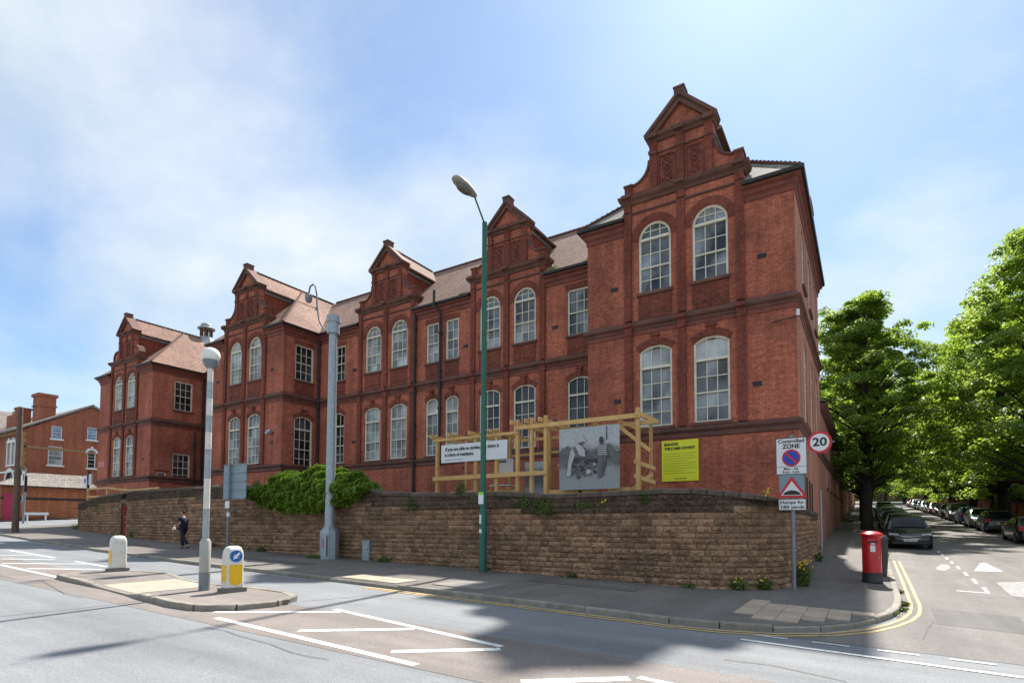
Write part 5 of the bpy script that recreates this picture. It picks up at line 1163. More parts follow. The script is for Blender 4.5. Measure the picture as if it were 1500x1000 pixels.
# ================================================================== HOUSES ACROSS THE LEFT SIDE ROAD
def flatwin(root, ax, pl, u0, u1, z0, z1, pmat, arched=False, cols=1):
    """white sash window with lintel trim and sill"""
    wd = u1-u0; o = window(root, ax, pl, (u0+u1)/2, z0, wd, z1-(wd/2 if arched else 0), z1, 0, (z0+z1)/2-(.1 if arched else 0), cols, 'semi' if arched else 'flat', True, pmat, WHITE, False)
    s_ = MB(); boxu(s_, ax, pl, u0-.15, u1+.15, 0, .12, z0-.18, z0); s_.build('sill', WHITE, root); return o
hA = thing('corner_house', 'red brick end-terrace house with gable wall and white sash windows', 'house', (-90, 30, 2.1), world=True)
hw_ = MB(); G = [(25.69,26.68,12.13,13.65), (29.1,30.1,12.45,14.0), (25.45,26.83,8.96,11.2), (29.2,30.05,8.9,11.2)]
facade(hw_, 'X', -84, 23.2, 35.8, 2, 12.0, [(a, b, c, (d if i < 3 else d-.42), d) for i, (a, b, c, d) in enumerate(G) if d < 12.0], .15)
facade(hw_, 'X', -84, 25.2, 33.8, 12.0, 14.02, [(a, b, c, d, d) for a, b, c, d in G[:2]], .15)
hw_.add([(-84,23.2,12.0),(-84,25.2,12.0),(-84,25.2,14.02),(-84,23.2,12.85)], [(0,1,2,3)]); hw_.add([(-84,35.8,12.0),(-84,33.8,12.0),(-84,33.8,14.02),(-84,35.8,12.85)], [(0,3,2,1)]); hw_.add([(-84,25.2,14.02),(-84,33.8,14.02),(-84,29.5,16.5)], [(0,1,2)])
facade(hw_, 'Y', 23.2, -100, -84, 2, 12.85, [(-88.6,-87.6,8.9,11.3,11.5), (-87.2,-86.2,8.9,11.3,11.5), (-96,-95,8.9,11.3,11.5), (-94.6,-93.6,8.9,11.3,11.5), (-89.0,-86.4,2.4,6.9,8.2)], .2)
hw_.quad((-100,23.2,2),(-100,35.8,2),(-100,35.8,12.85),(-100,23.2,12.85)); hw_.build('wall', HBRICK, hA)
for i, (a, b, c, d) in enumerate(G): flatwin(hA, 'X', -84, a, b, c, d, PANEB if i < 2 else (PANEF if i == 2 else PANED), i == 3)
for a, b in ((-88.6,-87.6), (-87.2,-86.2), (-96,-95), (-94.6,-93.6)):
    flatwin(hA, 'Y', 23.2, a, b, 8.9, 11.5, PANED)
    MB().box(a-.2, b+.2, 23.08, 23.2, 11.5, 11.85).box((a+b)/2-.15, (a+b)/2+.15, 23.05, 23.2, 11.85, 12.1).build('window_head', WHITE, hA); MB().box(a-.22, a, 23.1, 23.2, 8.7, 11.5).build('window_jamb', WHITE, hA); MB().box(b, b+.22, 23.1, 23.2, 8.7, 11.5).build('window_jamb', WHITE, hA)
ab = MB(); ring(ab, 'Y', 23.2, -87.7, 2.6, 6.9, 8.2, .35, .08); ab.build('door_arch', WHITE, hA); MB().box(-89,-86.4,23.35,23.4,2.4,8.2).build('porch_door', IRON, hA)
ab = MB(); ring(ab, 'X', -84, 29.625, .85, 10.78, 11.2, .22, .05); boxu(ab, 'X', -84, 29.53, 29.72, 0, .08, 11.35, 11.62); ab.build('window_head', WHITE, hA)
MB().box(-100,-83.95,23.1,23.2,8.0,8.2).build('stone_band', WHITE, hA); MB().box(-84,-83.96,23.3,35.8,10.75,10.98).build('buff_band', pm('buff_brick', (.36,.22,.1), (.3,.18,.08), 6, .9), hA)
for k in range(22): MB().box(-84.35 if k % 2 else -84.2, -83.96, 23.13, 23.5 if k % 2 else 23.35, 4.2+k*.38, 4.2+k*.38+.35).build('quoin', BARK if False else MATS['buff_brick'], hA)
MB().prism([(-83.7,22.7,12.75),(-83.7,29.5,16.65),(-83.7,36.3,12.75),(-83.7,36.3,12.95),(-83.7,29.5,16.9),(-83.7,22.7,12.95)], (-17,0,0)).build('roof', SLATE, hA)
for k in range(26): MB().box(-100+k*.62,-99.75+k*.62,22.85,23.2,12.3,12.7).build('eaves_dentil', MATS['buff_brick'], hA)
MB().box(-89.2,-87.2,25.4,27.0,14,17.6).box(-89.35,-87.05,25.3,27.1,16.4,16.55).box(-89.35,-87.05,25.25,27.15,17.6,17.95).build('chimney', HBRICK, hA); MB().box(-92.2,-91.0,24.6,25.8,14,16.2).box(-92.3,-90.9,24.5,25.9,16.2,16.45).build('chimney', HBRICK, hA)
for k in range(5): cyl(hA, 'chimney_pot', pm('buff_clay'+str(k), (.45,.33,.2), (.38,.27,.16), 4, .8), [(.16,0),(.13,.6),(.15,.65)], 10, Vector((-96+k*.5,25.5,15.9))-Vector(hA.location)); 
MB().box(-96.6,-93.4,25.0,26.0,14.0,15.9).build('chimney', HBRICK, hA)
hB = thing('far_terrace_house', 'far brick terrace house with pale slate roof beyond the corner house', 'house', (-112, 30, 2.3), world=True)
MB().box(-122,-101.5,23.6,36,2.2,13.2).build('wall', HBRICK, hB); MB().prism([(-101.3,23.1,13.1),(-101.3,29.8,17.4),(-101.3,36.5,13.1)], (-21,0,0)).build('roof', SLATE, hB)
MB().prism([(-112,22.6,13.2),(-104,22.6,13.2),(-108,22.6,17.6)], (0,6,0)).build('front_gable', HBRICK, hB); MB().prism([(-112.5,22.3,13.0),(-108,22.3,17.9),(-103.5,22.3,13.0),(-103.5,22.3,13.2),(-108,22.3,18.2),(-112.5,22.3,13.2)], (0,7,0)).build('gable_roof', SLATE, hB)
for x in (-110,-106): flatwin(hB, 'Y', 23.58, x-.6, x+.6, 8.5, 11, PANED)
shd = thing('brick_outbuilding', 'low orange brick outbuilding with hipped slate roof and magenta door', 'shed', (-82, 25, 2.1), world=True)
MB().box(-84,-80,20.6,28.6,2,6.1).build('wall', HBRICK2, shd); MB().box(-80,-79.94,20.5,28.65,4.6,4.85).build('brick_band', IRON, shd); MB().box(-80,-79.95,20.5,28.65,2.1,2.6).build('plinth', DARKST, shd)
MB().add([(-79.6,20.2,6.1),(-79.6,29,6.1),(-84,29,6.1),(-84,20.2,6.1),(-81.8,23.2,7.7),(-81.8,28,7.7)], [(0,1,5,4),(1,2,5),(2,3,4,5),(3,0,4),(3,2,1,0)]).build('roof', SLATE, shd); MB().box(-79.7,-79.55,20.2,29,6.0,6.12).build('gutter', IRON, shd)
MB().box(-80,-79.93,20.75,21.75,2.1,5.2).build('door', MAGENTA, shd); MB().box(-79.93,-79.9,21.6,21.68,3.4,3.6).build('door_handle', GALV, shd)
gw = thing('garden_wall', 'orange brick garden wall running from the outbuilding along the left side road', 'wall', (-80, 34, 2.1), world=True); MB().box(-80.2,-79.9,28.7,60,2,4.6).build('wall', HBRICK2, gw); MB().box(-80.25,-79.85,28.7,60,4.6,4.75).build('coping', DARKST, gw)

# ================================================================== RIGHT-HAND SIDE OF THE SIDE STREET
rw = thing('front_garden_wall', 'long low brick garden wall behind the cars on the far pavement', 'wall', (12.4, 60, 2), world=True)
b = MB(); c_ = MB()
for k in range(24):
    y = 24+k*6; z = gz(12, y+3); 
    if k % 3 == 2: continue
    MB().box(12.25,12.5,y,y+5.2,z-.5,z+1.5).build('wall_panel', HBRICK, rw); MB().box(12.2,12.55,y-.02,y+5.22,z+1.5,z+1.62).build('coping', DARKST, rw); MB().box(12.1,12.65,y+5.2,y+5.75,z-.5,z+1.9).build('pier', HBRICK, rw)
for i, (y0, lab) in enumerate(((34, 'red brick villa with white bay windows nearest the junction across the side street'), (62, 'brick villa with white bays behind the street trees, second from the junction'), (88, 'brick villa with pale bays among the trees, third from the junction'), (114, 'brick villa far up the side street behind the trees'))):
    z = gz(18, y0+8); h_ = thing('villa', lab, 'house', (22, y0+8, z), group='villas on the side street')
    MB().box(-5,5,-8,8,-1,7.6).build('wall', HBRICK, h_); MB().prism([(-5.4,-8.4,7.5),(5.4,-8.4,7.5),(0,-8.4,11.5)], (0,16.8,0)).build('roof', SLATE, h_)
    for yy in (-4.5, 4.5):
        MB().box(-5.9,-5,yy-1.5,yy+1.5,-1,6.4).build('bay', WHITE, h_)
        for zz_ in (.9, 4.0): MB().box(-5.93,-5.9,yy-1.2,yy-.1,zz_,zz_+1.8).build('window', PANED, h_); MB().box(-5.93,-5.9,yy+.1,yy+1.2,zz_,zz_+1.8).build('window', PANED, h_)
    MB().box(-5.05,-5,-.6,.6,0,2.3).build('door', IRON, h_)
lw = thing('side_garden_wall', 'tall old brick boundary wall continuing past the rear school range', 'wall', (-2.2, 90, 4), world=True); MB().box(-2.4,-2.1,66.2,150,1,8.0).build('wall', BRICKP, lw)

# ================================================================== CARS
wt = MB(); wt.lathe([(.17,-.1),(.29,-.1),(.315,-.06),(.315,.06),(.29,.1),(.17,.1)], 22); rm = MB(); rm.lathe([(.03,.07),(.19,.085),(.2,.04)], 18)
for m_ in (wt, rm): m_.v = [(z, y, -x) for x, y, z in m_.v]        # axle along x
for k in range(5): a = 2*math.pi*k/5; rm.bar((.085, 0, 0), (.085, .18*math.cos(a), .18*math.sin(a)), .03, .05)
TYRE = wt.mesh('wheel', RUBBER, 40); RIM = rm.mesh('rim', GALV, 40)
def paint(name, c, metal=.3): return pm(name, c, tuple(v*.92 for v in c), 2, .28, metal=metal, coat=.3)
HEADL = glassmat('headlamp_glass', (.5, .52, .55), .1, .08); TAILL = pm('tail_lamp', (.5, .01, .02), (.42, .01, .02), 4, .15); CHROME = pm('chrome', (.6, .6, .62), (.5, .5, .52), 4, .15, metal=.9)
PLATEW = pm('front_number_plate', (.75, .75, .72), (.7, .7, .68), 3, .4); PLATEY = pm('rear_number_plate', (.72, .5, .02), (.66, .46, .02), 3, .4)
KINDS = {  # L, W, H, cowl y, roof front, roof rear, rear base, belt
 'estate': (4.75, 1.86, 1.50, .95, .15, -2.0, -2.28, .96), 'hatch': (4.05, 1.74, 1.47, .92, .12, -1.35, -1.9, .97), 'saloon': (4.5, 1.78, 1.44, .9, .1, -1.05, -1.75, .96), 'mpv': (4.3, 1.8, 1.66, 1.15, .4, -1.75, -2.05, 1.02)}
CARM = {}
def car_meshes(kind):
    if kind in CARM: return CARM[kind]
    Lc, W, H, cw, rf, rr_, rb, bz = KINDS[kind]; h = W/2; f, r_ = Lc/2, -Lc/2
    st = [(f, .66, .34, .56), (f-.04, .80, .27, .63), (f-.16, .92, .22, .69), (f-.45, .97, .2, .77), ((f+cw)/2-.1, .99, .19, .86), (cw, 1, .19, bz-.02), (.3, 1, .19, bz), (-.8, 1, .19, bz+.01), (r_+.7, .985, .2, bz+.02), (r_+.3, .96, .22, bz+.0), (r_+.1, .90, .28, bz-.06), (r_, .80, .36, bz-.2)]
    n = 14; vs = []
    for y, k, zl, zt in st:
        w_ = h*k; zm = zl+(zt-zl)*.45; half = [(0, zl), (w_*.86, zl), (w_*.97, zl+.08), (w_*1.0, zm), (w_*.985, zt-.14), (w_*.94, zt-.04), (w_*.80, zt), (0, zt+.035)]
        vs += [(x, y, z) for x, z in half]+[(-x, y, z) for x, z in half[-2:0:-1]]
    b = MB(); N = 14; b.add(vs, [(i*N+k, i*N+(k+1) % N, (i+1)*N+(k+1) % N, (i+1)*N+k) for i in range(len(st)-1) for k in range(N)]+[tuple(range(N)), tuple(range((len(st)-1)*N, len(st)*N))])
    D = {'body': b.mesh('body', None, 40)}
    c = MB(); wb, wt_ = h*.93, h*.74; zb = bz-.05
    prof = [(cw, zb, wb), (cw+.02 if False else (cw+rf)/2, (zb+H)/2+.03, (wb+wt_)/2), (rf, H-.045, wt_), ((rf+rr_)/2, H, wt_*1.0), (rr_, H-.05, wt_*.97), ((rr_+rb)/2-.03, (zb+H)/2, (wb+wt_)/2*.97), (rb, zb, wb*.95)]
    vs = []
    for y, z, w_ in prof: vs += [(0, y, z+.015 if z > zb else z), (w_*.82, y, z), (w_, y, z-.05 if z > zb else z), (-w_*.82, y, z), (-w_, y, z-.05 if z > zb else z)]
    fs = []
    for i in range(len(prof)-1):
        a, d = i*5, (i+1)*5; fs += [(a, a+1, d+1, d), (a+1, a+2, d+2, d+1), (a, d, d+3, a+3), (a+3, d+3, d+4, a+4)]
    fs += [(2, 7, 12, 17, 22, 27, 32)[::-1], (4, 9, 14, 19, 24, 29, 34)]; c.add(vs, fs); D['cabin'] = c.mesh('cabin', None, 35)
    def gq(pts): g_ = MB(); g_.add(pts, [tuple(range(len(pts)))]); return g_
    # windscreen follows the bent profile, lifted off the cabin skin
    def screen(p0, p1, p2, sgn_):
        g_ = MB(); q = []
        for (y, z, w_), k in ((p0, .12), (p1, .5), (p2, .88)): pass
        rows_ = [(p0[0]+(p1[0]-p0[0])*.22, p0[1]+(p1[1]-p0[1])*.22, p0[2]*.86), (p1[0], p1[1], p1[2]*.86), (p1[0]+(p2[0]-p1[0])*.86, p1[1]+(p2[1]-p1[1])*.86, p2[2]*.88)]
        v_ = []
        for y, z, w_ in rows_:
            for x in (-w_, -w_*.5, 0, w_*.5, w_): v_.append((x, y+sgn_*.018, z+.026-.012*(abs(x)/w_)))
        g_.add(v_, [(i*5+k, i*5+k+1, i*5+k+6, i*5+k+5) for i in range(2) for k in range(4)]); return g_
    D['windscreen'] = screen(prof[0], prof[1], prof[2], 1).mesh('windscreen', CARGL, 60); D['rear_window'] = screen(prof[6], prof[5], prof[4], -1).mesh('rear_window', CARGL, 60)
    sw = []
    def sx_(z): return wb+(wt_-wb)*(z-zb)/(H-.05-zb)+.006
    z0, z1 = bz+.02, H-.12; fA = cw-.28; tA = rf-.10; rA = rb+.35; tR = rr_+.02
    for a0, a1, t0, t1 in ((fA, -.32, tA, -.30), (-.38, max(rA, -1.25), -.36, max(tR, -1.18)))+(((-1.32, rA+.0, -1.26, tR-.02),) if rA < -1.5 else ()):
        sw.append([(z0, a0, a1), (z1, t0, t1)])
    D['side'] = []
    for s_ in (1, -1):
        for (za, a0, a1), (zt_, t0, t1) in sw: D['side'].append(gq([(s_*sx_(za), a0, za), (s_*sx_(za), a1, za), (s_*sx_(zt_), t1, zt_), (s_*sx_(zt_), t0, zt_)]).mesh('side_window', CARGL))
    fy = f-.115; 
    def light(x0, x1, y0, y1, z0, z1): m = MB(); m.box(x0, x1, y0, y1, z0, z1); return m
    D['headlight'] = [MB().prism([(s_*h*.48, fy+.075, .585), (s_*h*.88, fy-.075, .60), (s_*h*.92, fy-.20, .75), (s_*h*.50, fy+.0, .725)], (0, -.16, .02)).mesh('headlight', HEADL, 40) for s_ in (1, -1)]
    D['taillight'] = [light(*sorted((s_*h*.66, s_*h*.93)), r_+.02, r_+.34, bz-.22, bz-.01).mesh('taillight', TAILL) for s_ in (1, -1)]
    D['grille'] = light(-h*.42, h*.42, f-.12, f+.012, .52, .64).mesh('grille', SOFTBLK); gt = MB().box(-h*.44, h*.44, f-.1, f+.02, .635, .655).box(-h*.44, h*.44, f-.1, f+.02, .51, .53); gt.bar((-h*.38, f+.018, .53), (h*.38, f+.018, .64), .01, .02); D['grille_trim'] = gt.mesh('grille_trim', CHROME)
    D['bumper'] = [light(-h*.78, h*.78, f-.14, f+.02, .28, .40).mesh('bumper', SOFTBLK), light(-h*.80, h*.80, r_-.02, r_+.14, .34, .50).mesh('bumper', SOFTBLK)]
    D['plate'] = [light(-.27, .27, f, f+.035, .40, .51).mesh('number_plate', PLATEW), light(-.27, .27, r_-.035, r_+.05, .60, .72).mesh('number_plate', PLATEY)]
    D['mirror'] = [light(*sorted((s_*(h+.02), s_*(h+.2))), cw-.32, cw-.2, bz-.02, bz+.12).mesh('mirror', SOFTBLK) for s_ in (1, -1)]
    ar = MB(); 
    D['wheels'] = [(s_*(h-.1), y) for s_ in (1, -1) for y in (f-.88, r_+.82)]
    av = MB(); av.lathe([(.36,-.015),(.36,.015)], 22); av.v = [(z, y, -x) for x, y, z in av.v]; D['arch'] = av.mesh('wheel_arch', RUBBER)
    D['roof_rail'] = [MB().tube([(s_*wt_*.93, rf-.2, H-.04), (s_*wt_*.93, rf-.3, H+.04), (s_*wt_*.93, rr_+.3, H+.03), (s_*wt_*.93, rr_+.15, H-.05)], .018, 6).mesh('roof_rail', SOFTBLK) for s_ in (1, -1)]
    CARM[kind] = D; return D
def car(kind, pmat, X, Y, label, away=False, detail=True):
    z = gz(X, Y); t = thing('parked_car', label, 'car', (X, Y, z), 0 if away else math.pi, 'cars parked along the side street'); t.rotation_euler.x = math.atan(.05)*(1 if away else -1); t.scale = (1.04,)*3
    D = car_meshes(kind)
    def put(nm, me, m=None, loc=(0,0,0), par=t):
        if m is not None:
            key = (me.name, m.name)
            if key not in CARM: me2 = me.copy(); me2.materials.clear(); me2.materials.append(m); CARM[key] = me2
            me = CARM[key]
        return link(nm, me, par, loc)
    put('body', D['body'], pmat); put('cabin', D['cabin'], pmat); put('windscreen', D['windscreen']); put('rear_window', D['rear_window'])
    for nm in ('side',): [put('side_window', m) for m in D[nm]]
    for nm, key in (('headlight','headlight'),('taillight','taillight'),('bumper','bumper'),('number_plate','plate'),('mirror','mirror')): [put(nm, m) for m in D[key]]
    put('grille', D['grille']); put('grille_trim', D['grille_trim'])
    if kind in ('estate','mpv'): [put('roof_rail', m) for m in D['roof_rail']]
    for x, y in D['wheels']:
        w_ = put('wheel', TYRE, None, (x, y, .315)); w_.rotation_euler.z = 0 if x > 0 else math.pi; link('rim', RIM, w_); put('wheel_arch', D['arch'], None, (x+.065*(1 if x > 0 else -1), y, .35))
    return t
BLK = paint('black_car_paint', (.009, .010, .010), 0); DGRN = paint('dark_green_car_paint', (.02, .03, .022)); SILV = paint('silver_car_paint', (.42, .44, .44), .6); DGRY = paint('dark_grey_car_paint', (.055, .06, .07), .5); BLUEC = paint('blue_car_paint', (.03, .12, .35), .4); BEIG = paint('champagne_car_paint', (.38, .34, .27), .5); REDC = paint('red_car_paint', (.4, .02, .03)); WHC = paint('white_car_paint', (.7, .7, .7), 0); GOLD = paint('grey_bronze_car_paint', (.2, .19, .16), .5); PALE = paint('pale_silver_car_paint', (.5, .52, .53), .5)
vol = car('estate', BLK, 1.88, 34.35, 'black estate car with roof rails parked just beyond the red pillar box')
lettering('MW07 UNP', .11, BLACK, vol, (0, 2.375+.037, .455), .46, math.pi)
for i, (k, m, Y, lab) in enumerate((('hatch', BEIG, 39.7, 'champagne hatchback parked directly behind the black estate car'), ('saloon', DGRN, 45.0, 'dark green saloon parked behind the champagne hatchback by the tree'), ('estate', DGRY, 50.6, 'dark grey estate parked behind the dark green saloon'), ('hatch', WHC, 56.0, 'white hatchback parked behind the dark grey estate'), ('saloon', SILV, 61.5, 'silver saloon parked behind the white hatchback in the school-side row'), ('hatch', BLK, 67.2, 'black hatchback far up the school-side row'), ('mpv', PALE, 73, 'pale silver people carrier far up the school-side row'))): car(k, m, 1.85, Y, lab)
for i, (k, m, Y, aw, lab) in enumerate((('saloon', BLK, 39.9, True, 'black saloon with red tail lamps, first in the row across the street'), ('hatch', DGRY, 49.0, True, 'dark grey hatchback parked ahead of the black saloon across the street'), ('hatch', SILV, 54.4, False, 'silver hatchback facing the junction between grey and blue cars'), ('hatch', BLUEC, 60.2, True, 'blue hatchback parked between silver and bronze cars'), ('mpv', GOLD, 66.6, False, 'bronze grey people carrier facing the junction beyond the blue hatchback'), ('hatch', BLK, 73, False, 'black hatchback beyond the bronze people carrier across the street'), ('saloon', BLK, 79, False, 'black saloon next to the red car across the street'), ('hatch', REDC, 85, False, 'bright red hatchback in the row across the street'), ('mpv', WHC, 91, False, 'white people carrier just beyond the red hatchback'), ('hatch', PALE, 97, False, 'pale silver hatchback beyond the white people carrier'), ('saloon', SILV, 103, False, 'silver saloon beyond the pale silver hatchback across the street'), ('hatch', DGRY, 109, False, 'dark grey hatchback near the top of the row across the street'), ('hatch', WHC, 115, False, 'white hatchback near the top of the row across the street'), ('saloon', REDC, 121, False, 'red saloon near the top of the row across the street'), ('mpv', PALE, 127, False, 'last pale people carrier at the top of the street'))): car(k, m, 7.95, Y, lab, aw)

# ================================================================== VEGETATION
def leaf_mesh(name, C, Nrm, size, mat, aspect=.62, rs=None):
    """one quad leaf per centre; C (n,3), Nrm (n,3)"""
    n = len(C); rs = rs or np.random.RandomState(1)
    r_ = rs.normal(size=(n, 3)); N = Nrm/np.linalg.norm(Nrm, axis=1)[:, None]
    U = np.cross(N, r_); U /= np.linalg.norm(U, axis=1)[:, None]; V = np.cross(N, U); s_ = (size*(.65+.7*rs.random_sample(n)))[:, None]
    U = U*s_*.5; V = V*s_*.5*aspect; droop = N*s_*.12
    P = np.stack([C-U, C-V*1.0+droop, C+U-droop, C+V+droop], 1).reshape(-1, 3)
    me = bpy.data.meshes.new(name); me.vertices.add(4*n); me.vertices.foreach_set('co', P.astype(np.float32).ravel())
    me.loops.add(4*n); me.loops.foreach_set('vertex_index', np.arange(4*n, dtype=np.int32)); me.polygons.add(n); me.polygons.foreach_set('loop_start', np.arange(0, 4*n, 4, dtype=np.int32)); me.polygons.foreach_set('loop_total', np.full(n, 4, dtype=np.int32))
    me.update(calc_edges=True); me.materials.append(mat); return me
def tree_meshes(seed, H, Rr, zb, nc, per, lsize, mat, trunk_r=.42):
    rs = np.random.RandomState(seed); tk = MB(); lean = rs.uniform(-.3, .3, 2)
    tp = [Vector((0, 0, -.3)), Vector((0, 0, .5)), Vector((lean[0]*.3, lean[1]*.3, zb)), Vector((lean[0]*.7, lean[1]*.7, H*.45)), Vector((lean[0], lean[1], H*.72)), Vector((lean[0]*1.2, lean[1]*1.2, H*.93))]
    tk.tube(tp, [trunk_r*1.25, trunk_r, trunk_r*.85, trunk_r*.6, trunk_r*.32, .05], 10)
    Cs, Ns = [], []
    def rad(t): return Rr*max(.12, math.sin(math.pi*min(1, (.14+.86*t)**.82))**.75)
    for k in range(nc):
        t = (k+.5)/nc; t = t**.92; z = zb+(H-zb)*t; az = k*2.39996+rs.uniform(-.4, .4); rr_ = rad(t)*rs.choice([.45, .75, .9, 1.0, 1.1])*(1 if t < .93 else .4)
        c = np.array([rr_*math.cos(az), rr_*math.sin(az), z]); out_ = np.array([math.cos(az), math.sin(az), 0])
        a = Vector((lean[0]*z/H, lean[1]*z/H, max(zb*.75, z-rr_*.55-.4))); e = Vector(c); mid = a.lerp(e, .55)+Vector((0, 0, .35))
        tk.tube([a, mid, e], [.11*trunk_r/.42*(1.1-t*.6), .06*(1.1-t*.5), .015], 5, False)
        # each bough carries several sprays, flat and drooping at the rim
        nsp = 4
        for q in range(nsp):
            sc = c+out_*rs.uniform(-1.3, .7)*(1 if t < .9 else .4)+rs.normal(size=3)*np.array([.75, .75, .5 if t < .9 else .2])*Rr/5; m = per//nsp
            lr = rs.uniform(.5, 1.0)*Rr/5; d = rs.normal(size=(m, 3)); d /= np.linalg.norm(d, axis=1)[:, None]; rad_ = rs.random_sample(m)**.45
            P = d*rad_[:, None]*np.array([lr, lr, lr*.42]); P[:, 2] -= .22*(P[:, 0]**2+P[:, 1]**2)/lr
            Cs.append(sc+P); Ns.append(np.array([0, 0, 1])+out_*.45+d*.35+rs.normal(size=(m, 3))*.42)
    return tk.mesh('trunk', BARK, 60), leaf_mesh('crown', np.concatenate(Cs), np.concatenate(Ns), lsize, mat, .7, rs)
TV = [tree_meshes(13, 17.6, 4.6, 4.2, 110, 600, .21, LEAF), tree_meshes(23, 20.0, 6.0, 3.4, 135, 640, .22, LEAF2, .5), tree_meshes(37, 18.0, 5.2, 3.0, 95, 460, .26, LEAF, .45)]
def tree(v, X, Y, rz, sc, label, z=None):
    t = thing('street_tree', label, 'tree', (X, Y, (gz(X, Y)+.08) if z is None else z), R(rz), 'lime trees along the side street'); t.scale = (sc,)*3
    link('trunk', TV[v][0], t); link('crown', TV[v][1], t); return t
for v, X, Y, rz, sc, lab in ((0, .05, 45.6, 20, .97, 'tall lime tree rising from the school pavement behind the pillar box'), (2, -.1, 61, 100, 1.0, 'second lime tree along the school-side pavement'), (0, -.1, 76, 200, 1.02, 'third lime tree along the school-side pavement'), (2, 0, 93, 300, 1.0, 'fourth lime tree along the school-side pavement'), (0, 0, 112, 50, 1.0, 'fifth lime tree along the school-side pavement'),
    (1, 11.0, 47.0, 0, 1.03, 'largest spreading tree on the far pavement beside the dark grey hatchback'), (1, 10.6, 61, 140, .98, 'spreading tree on the far pavement beside the blue hatchback'), (2, 10.4, 76, 30, 1.02, 'tree on the far pavement beside the black hatchback'), (1, 10.4, 92, 250, .95, 'tree on the far pavement beside the white people carrier'), (2, 10.4, 110, 170, 1.0, 'tree on the far pavement near the top of the car row'), (2, 10.3, 128, 80, 1.0, 'tree on the far pavement at the top of the street'),
    (1, 16.5, 66, 77, .9, 'tall garden tree between the villas, near the second villa'), (2, 16, 100, 210, 1.05, 'tall garden tree between the third and fourth villas'), (2, 15.5, 37, 10, .8, 'garden tree behind the low wall nearest the junction'), (2, -6.5, 78, 40, .95, 'tree behind the tall boundary wall past the rear school range'), (1, -6.5, 100, 40, .95, 'far tree behind the tall boundary wall'), (1, 1.0, 150, 0, 1.0, 'tree closing the top of the street on the left'), (1, 8.5, 158, 90, 1.0, 'tree closing the top of the street on the right'), (2, 4.8, 172, 60, 1.05, 'tree closing the view in the middle of the street top')):
    tree(v, X, Y, rz, sc, lab)
# hedges along the garden wall
def mound(name, L_, W_, H_, n, size, mat, seed, rough=.25):
    rs = np.random.RandomState(seed); u = rs.uniform(-1, 1, n); a = rs.uniform(0, math.pi, n); prof = np.sqrt(np.clip(1-np.abs(u)**3, .05, 1))*(1+rough*np.sin(u*9+seed)*.4+rough*.5*np.sin(u*23+seed*2))
    r_ = 1-.35*rs.random_sample(n)**2; P = np.stack([u*L_/2, np.cos(a)*W_/2*prof*r_, np.sin(a)*H_*prof*r_], 1); N = np.stack([u*.3, np.cos(a), np.sin(a)+.2], 1)+rs.normal(size=(n, 3))*.5
    return leaf_mesh(name, P, N, size, mat, .5, rs)
for i, Y in enumerate((40, 58, 76, 94, 112)):
    h_ = tag(link('garden_hedge', mound('garden_hedge', 14, 1.4, 2.6, 5000, .2, HEDGEL, i), None, (13.6, Y, gz(13, Y)+.1), (0, 0, R(90))), ('dense dark hedge behind the garden wall at the first villa', 'dense dark hedge behind the garden wall before the second villa', 'dense hedge behind the garden wall at the second villa', 'dense hedge behind the garden wall at the third villa', 'far dense hedge behind the garden wall at the fourth villa')[i], 'hedge', 'hedges of the front gardens')
far = tag(link('far_hedge', mound('far_hedge', 46, 3, 5.0, 9000, .5, HEDGEL, 9), None, (4, 186, gz(4, 186)-.2)), 'dense dark hedge closing the top of the street below the trees', 'hedge')
fh = thing('far_house', 'brick house beyond the hedge at the top of the street', 'house', (6, 202, gz(6, 202))); MB().box(-14,14,-4,4,-2,7.5).build('wall', HBRICK, fh); MB().prism([(-14.5,-4.5,7.4),(-14.5,4.5,7.4),(-14.5,0,11)], (29,0,0)).build('roof', SLATE, fh)
for k in range(6): MB().box(-11.5+k*4.2,-10+k*4.2,-4.05,-4,4.2,6).build('window', PANED, fh)
# trailing bush hanging over the stone wall
rs = np.random.RandomState(5); n = 62000; xs_ = rs.uniform(-1, 1, n)
x0b, x1b = -24.6, -16.9; cxb, hb_ = (x0b+x1b)/2, (x1b-x0b)/2
env = np.clip(1-np.abs(xs_)**2.2, 0, 1); dens = rs.random_sample(n) < (.25+.75*env); xs_ = xs_[dens]; env = env[dens]; n = len(xs_)
s_ = rs.random_sample(n); topz = 3.42+.85*env+.07*np.sin(xs_*11)+.06*np.sin(xs_*27+1); botz = 3.35-.78*env-.10*np.abs(np.sin(xs_*13))-.06*np.sin(xs_*31)
ang = s_*1.0
yy = np.where(s_ < .45, 15.6-(s_/.45)*.95, 14.65-.18*np.sin((s_-.45)/.55*math.pi)); zz = np.where(s_ < .45, topz-.25*(s_/.45)**2, (topz-.25)+(botz-topz+.25)*((s_-.45)/.55)**.85)
lump = .08*np.sin(xs_*23+zz*7)+.07*np.sin(xs_*41-zz*11+2)+.07*np.sin(zz*9+xs_*5)
P = np.stack([cxb+xs_*hb_, yy-lump*1.1-rs.random_sample(n)*.18, zz+lump*.6+rs.normal(size=n)*.05], 1); N = np.stack([rs.normal(size=n)*.35, np.full(n, -.75), np.where(s_ < .45, 1., .55)+rs.normal(size=n)*.3], 1)
bush = thing('trailing_bush', 'large bright green trailing bush spilling over the top of the stone wall', 'bush', (cxb, 15.2, 3.2))
o = link('foliage', leaf_mesh('foliage', P-np.array([cxb, 15.2, 3.2]), N, .13, BUSHL, .42, rs), bush)
st_ = MB()
for k in range(9): x = -3.2+k*.8; st_.tube([(x*.3, .5, -.5), (x*.7, .1, .55), (x, -.25, .2)], [.05, .035, .015], 6)
st_.build('stems', BARK, bush)
